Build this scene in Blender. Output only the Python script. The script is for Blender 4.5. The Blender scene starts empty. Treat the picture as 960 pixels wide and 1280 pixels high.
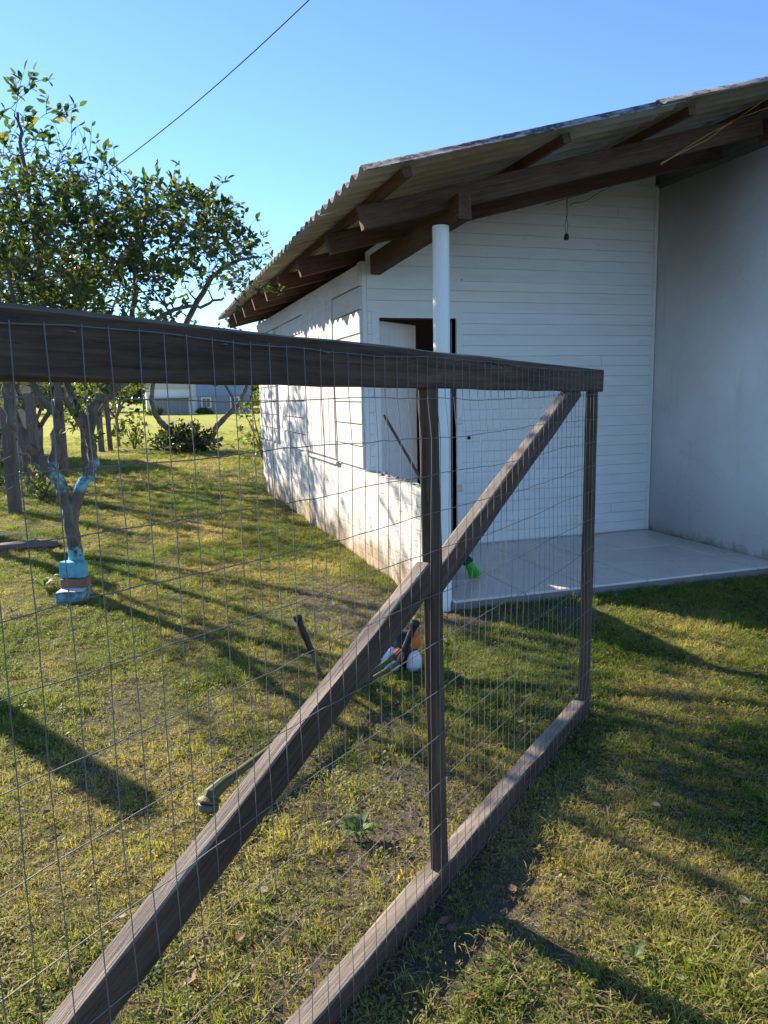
import bpy, math, random
import numpy as np
from mathutils import Vector, Matrix
random.seed(7); rng = np.random.default_rng(7)
sc = bpy.context.scene
COL = sc.collection
RAD = math.radians
# ------------------------------------------------------------------ camera
FPX, EYE = 950.0, 1.5
YAW, PITCH, ROLL = RAD(17.8), RAD(8.86), RAD(1.2)
Fv = Vector((math.sin(YAW)*math.cos(PITCH), math.cos(YAW)*math.cos(PITCH), -math.sin(PITCH)))
R0 = Vector((math.cos(YAW), -math.sin(YAW), 0)); U0 = R0.cross(Fv)
Rv = R0*math.cos(ROLL) - U0*math.sin(ROLL); Uv = R0*math.sin(ROLL) + U0*math.cos(ROLL)
CAM = Vector((0, 0, EYE))
cam = bpy.data.cameras.new('camera'); camo = bpy.data.objects.new('camera', cam); COL.objects.link(camo)
cam.sensor_fit = 'VERTICAL'; cam.sensor_height = 36; cam.sensor_width = 27; cam.lens = 36*FPX/1280
cam.clip_start = 0.05; cam.clip_end = 2000
camo.matrix_world = Matrix(((Rv.x, Uv.x, -Fv.x, 0), (Rv.y, Uv.y, -Fv.y, 0), (Rv.z, Uv.z, -Fv.z, EYE), (0, 0, 0, 1)))
sc.camera = camo
# ------------------------------------------------------------------ sky, sun, exposure
SUN_EL = RAD(24.0); SUN_H = Vector((0.508, -0.861, 0)).normalized()      # the way the light travels on the ground
w = bpy.data.worlds.new('World'); sc.world = w; w.use_nodes = True
nt = w.node_tree; nt.nodes.clear()
sky = nt.nodes.new('ShaderNodeTexSky'); sky.sky_type = 'NISHITA'; sky.sun_disc = False
sky.sun_elevation = SUN_EL; sky.sun_rotation = math.atan2(-SUN_H.x, -SUN_H.y)
sky.altitude = 1800; sky.air_density = 1.0; sky.dust_density = 0.15; sky.ozone_density = 5.5
bg = nt.nodes.new('ShaderNodeBackground'); bg.inputs[1].default_value = 0.112
ow = nt.nodes.new('ShaderNodeOutputWorld'); nt.links.new(sky.outputs[0], bg.inputs[0]); nt.links.new(bg.outputs[0], ow.inputs[0])
sun = bpy.data.lights.new('sun', 'SUN'); suno = bpy.data.objects.new('sun', sun); COL.objects.link(suno)
sun.energy = 5.0; sun.angle = RAD(0.55); sun.color = (1.0, 0.87, 0.68)
sdir = Vector((SUN_H.x*math.cos(SUN_EL), SUN_H.y*math.cos(SUN_EL), -math.sin(SUN_EL)))
suno.rotation_euler = sdir.to_track_quat('-Z', 'Y').to_euler(); suno.location = (-6, 10, 8)
sc.view_settings.view_transform = 'Standard'; sc.view_settings.look = 'None'
sc.view_settings.exposure = 1.4; sc.view_settings.gamma = 1.0; sc.view_settings.use_curve_mapping = False
sc.cycles.use_denoising = True; sc.cycles.max_bounces = 6; sc.cycles.transparent_max_bounces = 8

# ------------------------------------------------------------------ pixel helpers (a pixel gives a direction only)
def ray(x, y): return Fv*FPX + Rv*(x-480) - Uv*(y-640)
def at(x, y, Y): d = ray(x, y); return CAM + d*(Y/d.y)
def gnd(x, y, z=0.0): d = ray(x, y); return CAM + d*((z-EYE)/d.z)

# ------------------------------------------------------------------ object helpers
def wmat(o):
    m = o.matrix_basis
    return (wmat(o.parent) @ o.matrix_parent_inverse @ m) if o.parent else m.copy()
def link(name, data, parent=None, M=None):
    o = bpy.data.objects.new(name, data); COL.objects.link(o)
    if parent is not None:
        o.parent = parent; o.matrix_parent_inverse = wmat(parent).inverted()
    if M is not None: o.matrix_basis = M
    return o
def tag(o, label=None, cat=None, group=None, kind=None):
    if label: o['label'] = label
    if cat: o['category'] = cat
    if group: o['group'] = group
    if kind: o['kind'] = kind
    return o
def thing(name, loc, label, cat, group=None):
    o = link(name, None, None, Matrix.Translation(Vector(loc))); o.empty_display_size = 0.1
    return tag(o, label, cat, group)

class MB:
    def __init__(s): s.v = []; s.f = []; s.m = []
    def add(s, vs, fs, mi=0):
        b = len(s.v); s.v += [tuple(p) for p in vs]
        for f in fs: s.f.append(tuple(i+b for i in f)); s.m.append(mi)
    def box(s, x0, x1, y0, y1, z0, z1, mi=0):
        s.add([(x0,y0,z0),(x1,y0,z0),(x1,y1,z0),(x0,y1,z0),(x0,y0,z1),(x1,y0,z1),(x1,y1,z1),(x0,y1,z1)],
              [(0,3,2,1),(4,5,6,7),(0,1,5,4),(1,2,6,5),(2,3,7,6),(3,0,4,7)], mi)
    def prism(s, poly, axis, a0, a1, mi=0):      # polygon in the two other axes, extruded along axis
        def P(u, v, a): return {'x': (a,u,v), 'y': (u,a,v), 'z': (u,v,a)}[axis]
        n = len(poly); vs = [P(u,v,a0) for u,v in poly] + [P(u,v,a1) for u,v in poly]
        s.add(vs, [tuple(range(n))[::-1], tuple(range(n, 2*n))] + [(i,(i+1)%n,(i+1)%n+n,i+n) for i in range(n)], mi)
    def tube(s, pts, rad, n=6, cap=True, mi=0, jit=0.0):
        pts = [Vector(p) for p in pts]
        if not hasattr(rad, '__len__'): rad = [rad]*len(pts)
        vs = []; u = None
        for i, p in enumerate(pts):
            d = (pts[min(i+1, len(pts)-1)] - pts[max(i-1, 0)]).normalized()
            if u is None: u = d.orthogonal().normalized()
            else:
                u = u - d*u.dot(d); u = u.normalized() if u.length > 1e-6 else d.orthogonal().normalized()
            v = d.cross(u)
            for k in range(n):
                a = 2*math.pi*k/n; r = rad[i]*(1 + (random.uniform(-jit, jit) if jit else 0))
                vs.append(p + (u*math.cos(a) + v*math.sin(a))*r)
        fs = []
        for i in range(len(pts)-1):
            for k in range(n):
                fs.append((i*n+k, i*n+(k+1)%n, (i+1)*n+(k+1)%n, (i+1)*n+k))
        if cap: fs.append(tuple(range(n))[::-1]); fs.append(tuple(range((len(pts)-1)*n, len(pts)*n)))
        s.add(vs, fs, mi)
    def lathe(s, c, prof, n=14, axis=Vector((0,0,1)), mi=0):
        axis = Vector(axis).normalized(); c = Vector(c)
        s.tube([c + axis*h for r, h in prof], [max(r, 1e-4) for r, h in prof], n, True, mi)
    def build(s, name, mats, parent=None, M=None, smooth=False):
        me = bpy.data.meshes.new(name); me.from_pydata(s.v, [], s.f)
        mats = mats if isinstance(mats, (list, tuple)) else [mats]
        for m in mats: me.materials.append(m)
        if len(mats) > 1: me.polygons.foreach_set('material_index', s.m)
        if smooth: me.polygons.foreach_set('use_smooth', [True]*len(me.polygons))
        me.update()
        return link(name, me, parent, M)

def beam(name, p0, p1, bw, bh, mat, parent, up=(0,0,1), seg=10, ch=0.004, warp=0.0025):
    """a sawn timber from p0 to p1: local x along it, y across, z in its height; chamfered, edges slightly uneven"""
    p0, p1 = Vector(p0), Vector(p1); L = (p1-p0).length; x = (p1-p0)/L
    z = Vector(up); z = (z - x*z.dot(x)).normalized(); y = z.cross(x)
    M = Matrix(((x.x,y.x,z.x,p0.x),(x.y,y.y,z.y,p0.y),(x.z,y.z,z.z,p0.z),(0,0,0,1)))
    a, b = bw/2, bh/2
    prof = [(-a+ch,-b),(a-ch,-b),(a,-b+ch),(a,b-ch),(a-ch,b),(-a+ch,b),(-a,b-ch),(-a,-b+ch)]
    mb = MB(); vs = []
    for i in range(seg+1):
        t = L*i/seg
        for (u, v) in prof:
            vs.append((t, u+random.uniform(-warp, warp)*0.6, v+random.uniform(-warp, warp)))
    fs = [tuple(range(8))[::-1], tuple(range(seg*8, seg*8+8))]
    for i in range(seg):
        for k in range(8): fs.append((i*8+k, i*8+(k+1)%8, (i+1)*8+(k+1)%8, (i+1)*8+k))
    mb.add(vs, fs)
    return mb.build(name, mat, parent, M)

# ------------------------------------------------------------------ materials
def nodes(name):
    m = bpy.data.materials.new(name); m.use_nodes = True; t = m.node_tree; t.nodes.clear()
    o = t.nodes.new('ShaderNodeOutputMaterial'); p = t.nodes.new('ShaderNodeBsdfPrincipled'); t.links.new(p.outputs[0], o.inputs[0])
    return m, t, p, o
def N(t, kind, **kw):
    n = t.nodes.new(kind)
    for k, v in kw.items(): setattr(n, k, v)
    return n
def noise(t, scale, detail=5, rough=0.6, vec=None, mapscale=None, dist=0.0, coord='Object'):
    n = N(t, 'ShaderNodeTexNoise'); n.inputs['Scale'].default_value = scale; n.inputs['Detail'].default_value = detail
    n.inputs['Roughness'].default_value = rough; n.inputs['Distortion'].default_value = dist
    if vec is None:
        tc = N(t, 'ShaderNodeTexCoord'); vec = tc.outputs[coord]
    if mapscale:
        mp = N(t, 'ShaderNodeMapping'); mp.inputs['Scale'].default_value = mapscale; t.links.new(vec, mp.inputs[0]); vec = mp.outputs[0]
    t.links.new(vec, n.inputs['Vector']); return n.outputs['Fac']
def ramp(t, fac, stops):
    r = N(t, 'ShaderNodeValToRGB'); e = r.color_ramp.elements
    while len(e) < len(stops): e.new(0.5)
    for i, (p, c) in enumerate(stops):
        e[i].position = p; e[i].color = (c, c, c, 1) if not hasattr(c, '__len__') else (*c, 1)
    t.links.new(fac, r.inputs[0]); return r.outputs[0]
def mix(t, fac, a, b, blend='MIX'):
    m = N(t, 'ShaderNodeMix', data_type='RGBA', blend_type=blend)
    for sock, v in ((m.inputs['Factor'], fac), (m.inputs['A'], a), (m.inputs['B'], b)):
        if hasattr(v, 'node'): t.links.new(v, sock)
        elif hasattr(v, '__len__'): sock.default_value = (*v, 1)
        else: sock.default_value = v
    return m.outputs['Result']
def math_(t, op, a, b=None, clamp=False):
    m = N(t, 'ShaderNodeMath', operation=op); m.use_clamp = clamp
    for i, v in enumerate((a, b)):
        if v is None: continue
        if hasattr(v, 'node'): t.links.new(v, m.inputs[i])
        else: m.inputs[i].default_value = v
    return m.outputs[0]
def bump(t, p, h, strength=0.4, dist=0.01):
    b = N(t, 'ShaderNodeBump'); b.inputs['Strength'].default_value = strength; b.inputs['Distance'].default_value = dist
    t.links.new(h, b.inputs['Height']); t.links.new(b.outputs[0], p.inputs['Normal'])
def setp(p, col=None, rough=None, metal=None, spec=None):
    if col is not None:
        if hasattr(col, 'node'): p.id_data.links.new(col, p.inputs['Base Color'])
        else: p.inputs['Base Color'].default_value = (*col, 1)
    if rough is not None:
        if hasattr(rough, 'node'): p.id_data.links.new(rough, p.inputs['Roughness'])
        else: p.inputs['Roughness'].default_value = rough
    if metal is not None: p.inputs['Metallic'].default_value = metal
    if spec is not None: p.inputs['Specular IOR Level'].default_value = spec
def orand(t): return N(t, 'ShaderNodeObjectInfo').outputs['Random']

def timber(name, dark, light, tint=None, streak=(1.2, 26, 26), b=0.5, sunlit_tops=False):
    m, t, p, o = nodes(name)
    tc = N(t, 'ShaderNodeTexCoord'); ad = N(t, 'ShaderNodeVectorMath', operation='ADD'); t.links.new(tc.outputs['Object'], ad.inputs[0])
    sc_ = N(t, 'ShaderNodeVectorMath', operation='SCALE'); sc_.inputs[0].default_value = (7, 3, 5); t.links.new(orand(t), sc_.inputs['Scale']); t.links.new(sc_.outputs[0], ad.inputs[1])
    v = ad.outputs[0]
    g = noise(t, 3.0, 8, 0.65, v, streak, 0.6); big = noise(t, 1.3, 4, 0.6, v, (0.8, 5, 5)); fine = noise(t, 9, 6, 0.7, v, (2, 30, 30))
    c = ramp(t, g, [(0.30, dark), (0.72, light)])
    c = mix(t, math_(t, 'MULTIPLY', ramp(t, big, [(0.42, 0), (0.68, 1)]), 0.6), c, [x*0.55 for x in dark])
    if tint: c = mix(t, ramp(t, noise(t, 5, 4, 0.6, v, (1, 3, 3)), [(0.5, 0), (0.75, 0.55)]), c, tint)
    crack = ramp(t, fine, [(0.32, 0.35), (0.42, 1.0)])
    c = mix(t, 1.0, c, crack, 'MULTIPLY')
    if sunlit_tops:                                                     # paler colour on up-facing faces, painting in the sunlight that strikes them
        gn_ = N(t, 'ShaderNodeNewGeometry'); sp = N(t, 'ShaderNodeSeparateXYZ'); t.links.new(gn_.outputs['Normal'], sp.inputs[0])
        lit_col = mix(t, 1.0, ramp(t, g, [(0.25, (0.16, 0.125, 0.095)), (0.75, (0.46, 0.385, 0.31))]), crack, 'MULTIPLY')
        c = mix(t, math_(t, 'MULTIPLY', ramp(t, sp.outputs['Z'], [(0.35, 0), (0.7, 1)]), 0.78), c, lit_col)
    setp(p, c, 0.88, spec=0.25); bump(t, p, math_(t, 'ADD', g, math_(t, 'MULTIPLY', fine, 0.6)), b, 0.004)
    return m
M_GATE = timber('weathered_gate_timber', (0.040, 0.024, 0.016), (0.165, 0.105, 0.072), (0.11, 0.065, 0.045), b=0.8, sunlit_tops=True)
M_RAFT = timber('dark_stained_timber', (0.065, 0.033, 0.023), (0.20, 0.11, 0.078), (0.13, 0.09, 0.07), b=0.35)
M_POST = timber('grey_fence_post_timber', (0.10, 0.085, 0.075), (0.25, 0.21, 0.185))
M_CUP = timber('brown_cupboard_timber', (0.22, 0.13, 0.07), (0.38, 0.25, 0.15))

def painted(name, col, dirt, scale=6, amt=0.35, rough=0.6, vary=0.08, strv=(1, 1, 1), b=0.12):
    m, t, p, o = nodes(name)
    geo = N(t, 'ShaderNodeNewGeometry')
    n1 = noise(t, scale, 6, 0.65, geo.outputs['Position'], strv); n2 = noise(t, scale*9, 4, 0.6, geo.outputs['Position'])
    c = mix(t, math_(t, 'MULTIPLY', ramp(t, n1, [(0.45, 0), (0.8, 1)]), amt), col, dirt)
    c = mix(t, math_(t, 'MULTIPLY', orand(t), vary), c, dirt)
    c = mix(t, math_(t, 'MULTIPLY', ramp(t, n2, [(0.62, 0), (0.75, 1)]), amt*0.7), c, [x*0.6 for x in dirt])
    setp(p, c, rough, spec=0.35); bump(t, p, math_(t, 'ADD', n1, n2), b, 0.003)
    return m
M_BOARD = painted('white_painted_boards', (0.80, 0.79, 0.77), (0.55, 0.52, 0.47), 3.0, 0.35, 0.5, 0.06, (1.0, 1.0, 5.0))
M_BOARDL = painted('worn_white_painted_boards', (0.64, 0.63, 0.62), (0.40, 0.37, 0.33), 5.0, 0.6, 0.6, 0.16, (1.0, 0.7, 5.0))
M_STUCCO = painted('white_stucco', (0.72, 0.71, 0.70), (0.55, 0.53, 0.51), 1.6, 0.4, 0.75, 0.0, b=0.25)
def stucco():
    m, t, p, o = nodes('patchy_white_stucco'); pos = N(t, 'ShaderNodeNewGeometry').outputs['Position']; sp = N(t, 'ShaderNodeSeparateXYZ'); t.links.new(pos, sp.inputs[0])
    n1 = noise(t, 1.1, 6, 0.65, pos); n2 = noise(t, 8, 6, 0.7, pos); n3 = noise(t, 3, 5, 0.6, pos, (3, 3, 0.35)); n4 = noise(t, 70, 3, 0.6, pos)
    c = mix(t, ramp(t, n1, [(0.38, 0), (0.66, 1)]), (0.86, 0.85, 0.84), (0.74, 0.72, 0.70))
    c = mix(t, math_(t, 'MULTIPLY', ramp(t, n3, [(0.58, 0), (0.75, 1)]), 0.3), c, (0.52, 0.49, 0.45))
    splash = ramp(t, math_(t, 'ADD', math_(t, 'MULTIPLY', sp.outputs['Z'], -2.6), math_(t, 'MULTIPLY', n2, 1.5)), [(0.35, 0), (0.75, 1)])
    c = mix(t, math_(t, 'MULTIPLY', splash, 0.7), c, (0.36, 0.29, 0.22))
    vo = N(t, 'ShaderNodeTexVoronoi', feature='DISTANCE_TO_EDGE'); vo.inputs['Scale'].default_value = 0.8
    dn = N(t, 'ShaderNodeTexNoise'); dn.inputs['Scale'].default_value = 2.5; dn.inputs['Detail'].default_value = 5; t.links.new(pos, dn.inputs['Vector'])
    av = N(t, 'ShaderNodeVectorMath', operation='ADD'); t.links.new(pos, av.inputs[0]); t.links.new(dn.outputs['Color'], av.inputs[1]); t.links.new(av.outputs[0], vo.inputs['Vector'])
    c = mix(t, math_(t, 'MULTIPLY', ramp(t, vo.outputs['Distance'], [(0.002, 1), (0.006, 0)]), math_(t, 'MULTIPLY', ramp(t, n1, [(0.52, 0), (0.6, 1)]), 0.22)), c, (0.35, 0.33, 0.31))
    c = mix(t, ramp(t, n4, [(0.70, 0), (0.76, 0.35)]), c, (0.45, 0.42, 0.4))
    setp(p, c, 0.8, spec=0.25); bump(t, p, math_(t, 'ADD', math_(t, 'ADD', n1, n2), math_(t, 'MULTIPLY', n4, 0.25)), 0.35, 0.012); return m
M_STUCCO = stucco()
M_GBOARD = painted('grey_green_boards', (0.17, 0.185, 0.175), (0.09, 0.09, 0.085), 5, 0.5, 0.7, 0.2, b=0.1)
M_PVC = painted('white_plastic_pipe', (0.82, 0.82, 0.80), (0.55, 0.53, 0.48), 4, 0.25, 0.38, 0.0, (3, 3, 0.8), b=0.03)
M_TILE = painted('pale_floor_tile', (0.72, 0.62, 0.55), (0.42, 0.35, 0.29), 3, 0.5, 0.30, 0.14, b=0.06)
M_GROUT = painted('grey_grout', (0.20, 0.18, 0.17), (0.12, 0.10, 0.09), 8, 0.5, 0.9, 0.0)
M_CONC = painted('rough_concrete', (0.32, 0.30, 0.27), (0.16, 0.14, 0.11), 5, 0.6, 0.9, 0.1, b=0.4)
M_BRICK = painted('old_brick', (0.26, 0.13, 0.085), (0.13, 0.08, 0.06), 9, 0.7, 0.9, 0.2, b=0.4)
M_CYAN = painted('cyan_paint_on_block', (0.11, 0.42, 0.52), (0.10, 0.15, 0.15), 16, 0.9, 0.75, 0.1, b=0.3)
M_WHITEB = painted('whitewashed_block', (0.68, 0.70, 0.68), (0.16, 0.40, 0.46), 9, 0.6, 0.8, 0.1, b=0.3)
def topped():
    m, t, p, o = nodes('cyan_block_whitewashed_top'); g = N(t, 'ShaderNodeNewGeometry'); sp = N(t, 'ShaderNodeSeparateXYZ'); t.links.new(g.outputs['Normal'], sp.inputs[0])
    n1 = noise(t, 14, 5, 0.65, g.outputs['Position']); face = mix(t, ramp(t, n1, [(0.42, 0), (0.6, 1)]), (0.15, 0.36, 0.40), (0.07, 0.085, 0.075))
    setp(p, mix(t, ramp(t, sp.outputs['Z'], [(0.6, 0), (0.8, 1)]), face, mix(t, n1, (0.75, 0.75, 0.72), (0.5, 0.52, 0.5))), 0.85); bump(t, p, n1, 0.4, 0.006); return m
M_WHITEB = topped()
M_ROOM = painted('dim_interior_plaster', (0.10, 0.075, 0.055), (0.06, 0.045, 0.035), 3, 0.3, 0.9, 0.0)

def plinth_mat():
    m, t, p, o = nodes('stained_whitewash_masonry')
    geo = N(t, 'ShaderNodeNewGeometry'); pos = geo.outputs['Position']
    sep = N(t, 'ShaderNodeSeparateXYZ'); t.links.new(pos, sep.inputs[0])
    n1 = noise(t, 3.5, 7, 0.7, pos, (1, 1, 0.6)); n2 = noise(t, 14, 6, 0.7, pos); n3 = noise(t, 2.0, 5, 0.6, pos, (4, 4, 0.45))
    h = math_(t, 'ADD', math_(t, 'MULTIPLY', sep.outputs['Z'], -1.9), math_(t, 'MULTIPLY', n1, 1.9))
    low = ramp(t, h, [(0.30, 0), (0.72, 1)])                       # rain splash and peeling near the ground, ragged edge
    c = mix(t, ramp(t, n2, [(0.5, 0), (0.75, 0.5)]), (0.66, 0.63, 0.58), (0.48, 0.43, 0.35))
    c = mix(t, low, c, mix(t, n2, (0.50, 0.40, 0.27), (0.30, 0.22, 0.14)))
    c = mix(t, math_(t, 'MULTIPLY', ramp(t, n3, [(0.56, 0), (0.70, 1)]), 0.55), c, (0.30, 0.24, 0.18))
    setp(p, c, 0.9, spec=0.2)
    br = N(t, 'ShaderNodeTexBrick'); mp = N(t, 'ShaderNodeMapping'); mp.inputs['Rotation'].default_value = (RAD(90), 0, RAD(90))
    cmb = N(t, 'ShaderNodeCombineXYZ'); t.links.new(sep.outputs['Y'], cmb.inputs[0]); t.links.new(sep.outputs['Z'], cmb.inputs[1])
    t.links.new(cmb.outputs[0], br.inputs['Vector']); br.inputs['Scale'].default_value = 1.0
    br.inputs['Brick Width'].default_value = 0.24; br.inputs['Row Height'].default_value = 0.085; br.inputs['Mortar Size'].default_value = 0.008; br.inputs['Mortar Smooth'].default_value = 0.6
    bump(t, p, math_(t, 'ADD', math_(t, 'ADD', n2, math_(t, 'MULTIPLY', n1, 1.5)), math_(t, 'MULTIPLY', br.outputs['Fac'], -0.5)), 0.55, 0.012)
    return m
M_PLINTH = plinth_mat()

def sheet_mats():
    m, t, p, o = nodes('fibre_cement_top'); geo = N(t, 'ShaderNodeNewGeometry').outputs['Position']
    n1 = noise(t, 9, 8, 0.75, geo); n2 = noise(t, 34, 5, 0.7, geo)
    c = mix(t, ramp(t, n1, [(0.45, 0), (0.56, 1)]), (0.30, 0.29, 0.29), (0.055, 0.05, 0.055))
    c = mix(t, ramp(t, n2, [(0.55, 0), (0.66, 0.7)]), c, (0.46, 0.45, 0.43))
    setp(p, c, 0.92, spec=0.2); bump(t, p, n2, 0.4, 0.004)
    m2, t, p, o = nodes('fibre_cement_underside'); geo = N(t, 'ShaderNodeNewGeometry').outputs['Position']
    n1 = noise(t, 2.2, 7, 0.7, geo, (0.5, 2, 2)); n2 = noise(t, 25, 5, 0.7, geo)
    c = mix(t, ramp(t, n1, [(0.35, 0), (0.7, 1)]), (0.46, 0.40, 0.33), (0.27, 0.225, 0.18))
    c = mix(t, ramp(t, n2, [(0.60, 0), (0.72, 0.5)]), c, (0.56, 0.48, 0.38))
    setp(p, c, 0.92, spec=0.15); bump(t, p, n2, 0.25, 0.003)
    return m, m2
M_SHTOP, M_SHBOT = sheet_mats()

def simple(name, col, rough=0.5, metal=0.0, n=0.15, scale=30, spec=0.4):
    m, t, p, o = nodes(name); f = noise(t, scale, 4, 0.6)
    setp(p, mix(t, math_(t, 'MULTIPLY', ramp(t, f, [(0.35, 0), (0.7, 1)]), n*2), col, [c*0.55 for c in col]), rough, metal, spec)
    bump(t, p, f, 0.1, 0.002); return m
M_WIRE = simple('galvanised_wire', (0.20, 0.185, 0.17), 0.6, 0.3, 0.3)
M_BLACK = simple('black_plastic', (0.018, 0.018, 0.019), 0.45)
M_OLIVE = simple('dusty_olive_metal', (0.10, 0.098, 0.042), 0.55, 0.1, 0.3)
M_ORANGE = simple('orange_plastic', (0.72, 0.16, 0.03), 0.42)
M_WPLAST = simple('white_plastic', (0.72, 0.73, 0.74), 0.4)
M_GREEN = simple('bright_green_bristles', (0.045, 0.52, 0.035), 0.5)
M_STEEL = simple('dull_steel', (0.45, 0.44, 0.42), 0.4, 0.8)
M_COPPER = simple('brass_coloured_wire', (0.45, 0.30, 0.12), 0.5, 0.2)
M_CABLE = simple('dark_cable', (0.03, 0.03, 0.032), 0.6)
M_STICK = timber('brown_broom_handle', (0.07, 0.05, 0.04), (0.16, 0.12, 0.09))

def bark(name, paint=False):
    m, t, p, o = nodes(name); geo = N(t, 'ShaderNodeNewGeometry').outputs['Position']
    n1 = noise(t, 11, 7, 0.7, geo, (1, 1, 0.35), 0.5); n2 = noise(t, 5, 5, 0.65, geo)
    c = ramp(t, n1, [(0.3, (0.05, 0.04, 0.032)), (0.7, (0.22, 0.185, 0.15))])
    c = mix(t, ramp(t, n2, [(0.56, 0), (0.68, 0.7)]), c, (0.40, 0.40, 0.35))          # pale lichen
    if paint:
        sep = N(t, 'ShaderNodeSeparateXYZ'); t.links.new(geo, sep.inputs[0])
        n4 = noise(t, 26, 6, 0.75, geo)
        base = math_(t, 'ADD', math_(t, 'ADD', math_(t, 'MULTIPLY', sep.outputs['Z'], -1.7), math_(t, 'MULTIPLY', n2, 1.5)), math_(t, 'MULTIPLY', n4, 1.1))
        f1 = ramp(t, base, [(0.56, 0), (0.66, 1)])                   # solid near the foot, ragged upper edge
        pz = ramp(t, math_(t, 'ABSOLUTE', math_(t, 'SUBTRACT', sep.outputs['Z'], 0.93)), [(0.09, 1), (0.13, 0)])
        f2 = math_(t, 'MULTIPLY', pz, ramp(t, math_(t, 'ADD', math_(t, 'MULTIPLY', n2, 0.5), math_(t, 'MULTIPLY', n4, 0.5)), [(0.45, 0), (0.52, 1)]))
        c = mix(t, math_(t, 'MAXIMUM', f1, f2), c, mix(t, n4, (0.07, 0.30, 0.40), (0.26, 0.60, 0.68)))
    setp(p, c, 0.9, spec=0.2); bump(t, p, n1, 0.8, 0.015); return m
M_BARK = bark('grey_lichen_bark'); M_BARKP = bark('bark_with_cyan_paint', True)

def leafmat(name, a, b, dry=(0.30, 0.24, 0.06), dryamt=0.10, trans=0.45, rough=0.42, inst=False):
    m, t, p, o = nodes(name)
    geo = N(t, 'ShaderNodeNewGeometry'); r = geo.outputs['Random Per Island']
    if inst:
        at_ = N(t, 'ShaderNodeAttribute', attribute_type='INSTANCER', attribute_name='dryness'); dr = at_.outputs['Fac']
        f = math_(t, 'ADD', math_(t, 'MULTIPLY', r, 0.55), math_(t, 'SUBTRACT', dr, 0.275), True)
        c = mix(t, ramp(t, f, [(0.0, 0), (0.35, 0.25), (1.0, 1.0)]), mix(t, orand(t), a, b), dry)
    else:
        n = noise(t, 1.1, 3, 0.5, geo.outputs['Position'])
        c = mix(t, math_(t, 'ADD', math_(t, 'MULTIPLY', r, 0.6), math_(t, 'MULTIPLY', n, 0.4)), a, b)
        c = mix(t, ramp(t, r, [(1.0-dryamt-0.01, 0), (1.0-dryamt+0.01, 1)]), c, dry)
    setp(p, c, rough, spec=0.35)
    tr = N(t, 'ShaderNodeBsdfTranslucent'); t.links.new(mix(t, 1.0, c, (1.25, 1.25, 0.6), 'MULTIPLY'), tr.inputs[0])
    ms = N(t, 'ShaderNodeMixShader'); ms.inputs[0].default_value = trans
    t.links.new(p.outputs[0], ms.inputs[1]); t.links.new(tr.outputs[0], ms.inputs[2]); t.links.new(ms.outputs[0], o.inputs[0])
    return m
M_LEAF = leafmat('citrus_leaves', (0.035, 0.070, 0.018), (0.095, 0.145, 0.035), (0.26, 0.22, 0.05), 0.09, 0.5)
M_LEAF2 = leafmat('olive_leaves', (0.060, 0.085, 0.025), (0.14, 0.16, 0.045), (0.27, 0.20, 0.07), 0.12)
M_LEAF3 = leafmat('bright_shrub_leaves', (0.085, 0.13, 0.025), (0.19, 0.23, 0.05), (0.3, 0.26, 0.07), 0.05)
M_LEAFD = leafmat('dark_bush_leaves', (0.022, 0.04, 0.014), (0.06, 0.08, 0.025), (0.12, 0.09, 0.04), 0.12)
M_GRASS = leafmat('grass_blades', (0.085, 0.165, 0.016), (0.175, 0.245, 0.030), (0.50, 0.42, 0.135), 0, 0.5, 0.6, True)
M_STRAW = leafmat('dry_straw', (0.22, 0.185, 0.06), (0.36, 0.30, 0.12), (0.42, 0.35, 0.17), 0, 0.25, 0.75, True)
M_LITTER = leafmat('dead_leaf_bits', (0.085, 0.05, 0.03), (0.22, 0.15, 0.09), (0.34, 0.27, 0.19), 0.2, 0.15, 0.8)
M_WEED = leafmat('weed_leaves', (0.09, 0.16, 0.05), (0.17, 0.24, 0.09), (0.2, 0.22, 0.1), 0.05, 0.4, 0.6)

# ------------------------------------------------------------------ the ground
def vnoise(x, y, cell, seed):
    g = np.random.default_rng(seed).random((257, 257)); u = x/cell + 1000.37; v = y/cell + 1000.71
    i = np.floor(u).astype(int); j = np.floor(v).astype(int); a = u-i; b = v-j; a = a*a*(3-2*a); b = b*b*(3-2*b); i %= 256; j %= 256
    return (g[i,j]*(1-a)+g[i+1,j]*a)*(1-b) + (g[i,j+1]*(1-a)+g[i+1,j+1]*a)*b
def fbm(x, y, cell, seed, o=4):
    s = 0; t = 0
    for k in range(o): s = s + vnoise(x, y, cell/2**k, seed+k)*0.6**k; t += 0.6**k
    return s/t
def gz(x, y):
    far = -0.0061*np.clip(y-20, 0, 75)
    near = np.exp(-((np.maximum(np.abs(x-1)-5, 0))**2 + np.maximum(np.abs(y-7)-9, 0)**2)/8)
    return far + (fbm(x, y, 0.8, 3, 3)-0.55)*0.03*near + (fbm(x, y, 6, 9, 2)-0.5)*0.05*(1-near)
def bare(x, y):                                  # trodden soil: round the porch, by the gate, and random scuffs
    b = np.clip((fbm(x, y, 1.1, 21)-0.56)*5.0, 0, 1)*0.62
    p1 = 1.5*np.exp(-(((x-1.35)/0.48)**2 + ((y-5.1)/0.85)**2)); p2 = np.exp(-(((x-2.5)/0.9)**2 + ((y-4.40)/0.22)**2))
    p3 = np.exp(-(((x-1.55)/0.55)**2 + ((y-1.9)/0.5)**2))*0.30; p4 = np.exp(-(((x-0.9)/0.30)**2 + ((y-2.2)/0.5)**2))*0.25
    p5 = np.exp(-(((x-2.6)/0.7)**2 + ((y-2.6)/0.8)**2))*0.35
    return np.clip(b + (p1+1.3*p2+p3+p4+p5)*(0.45+0.7*fbm(x, y, 0.35, 5)), 0, 1)
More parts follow.
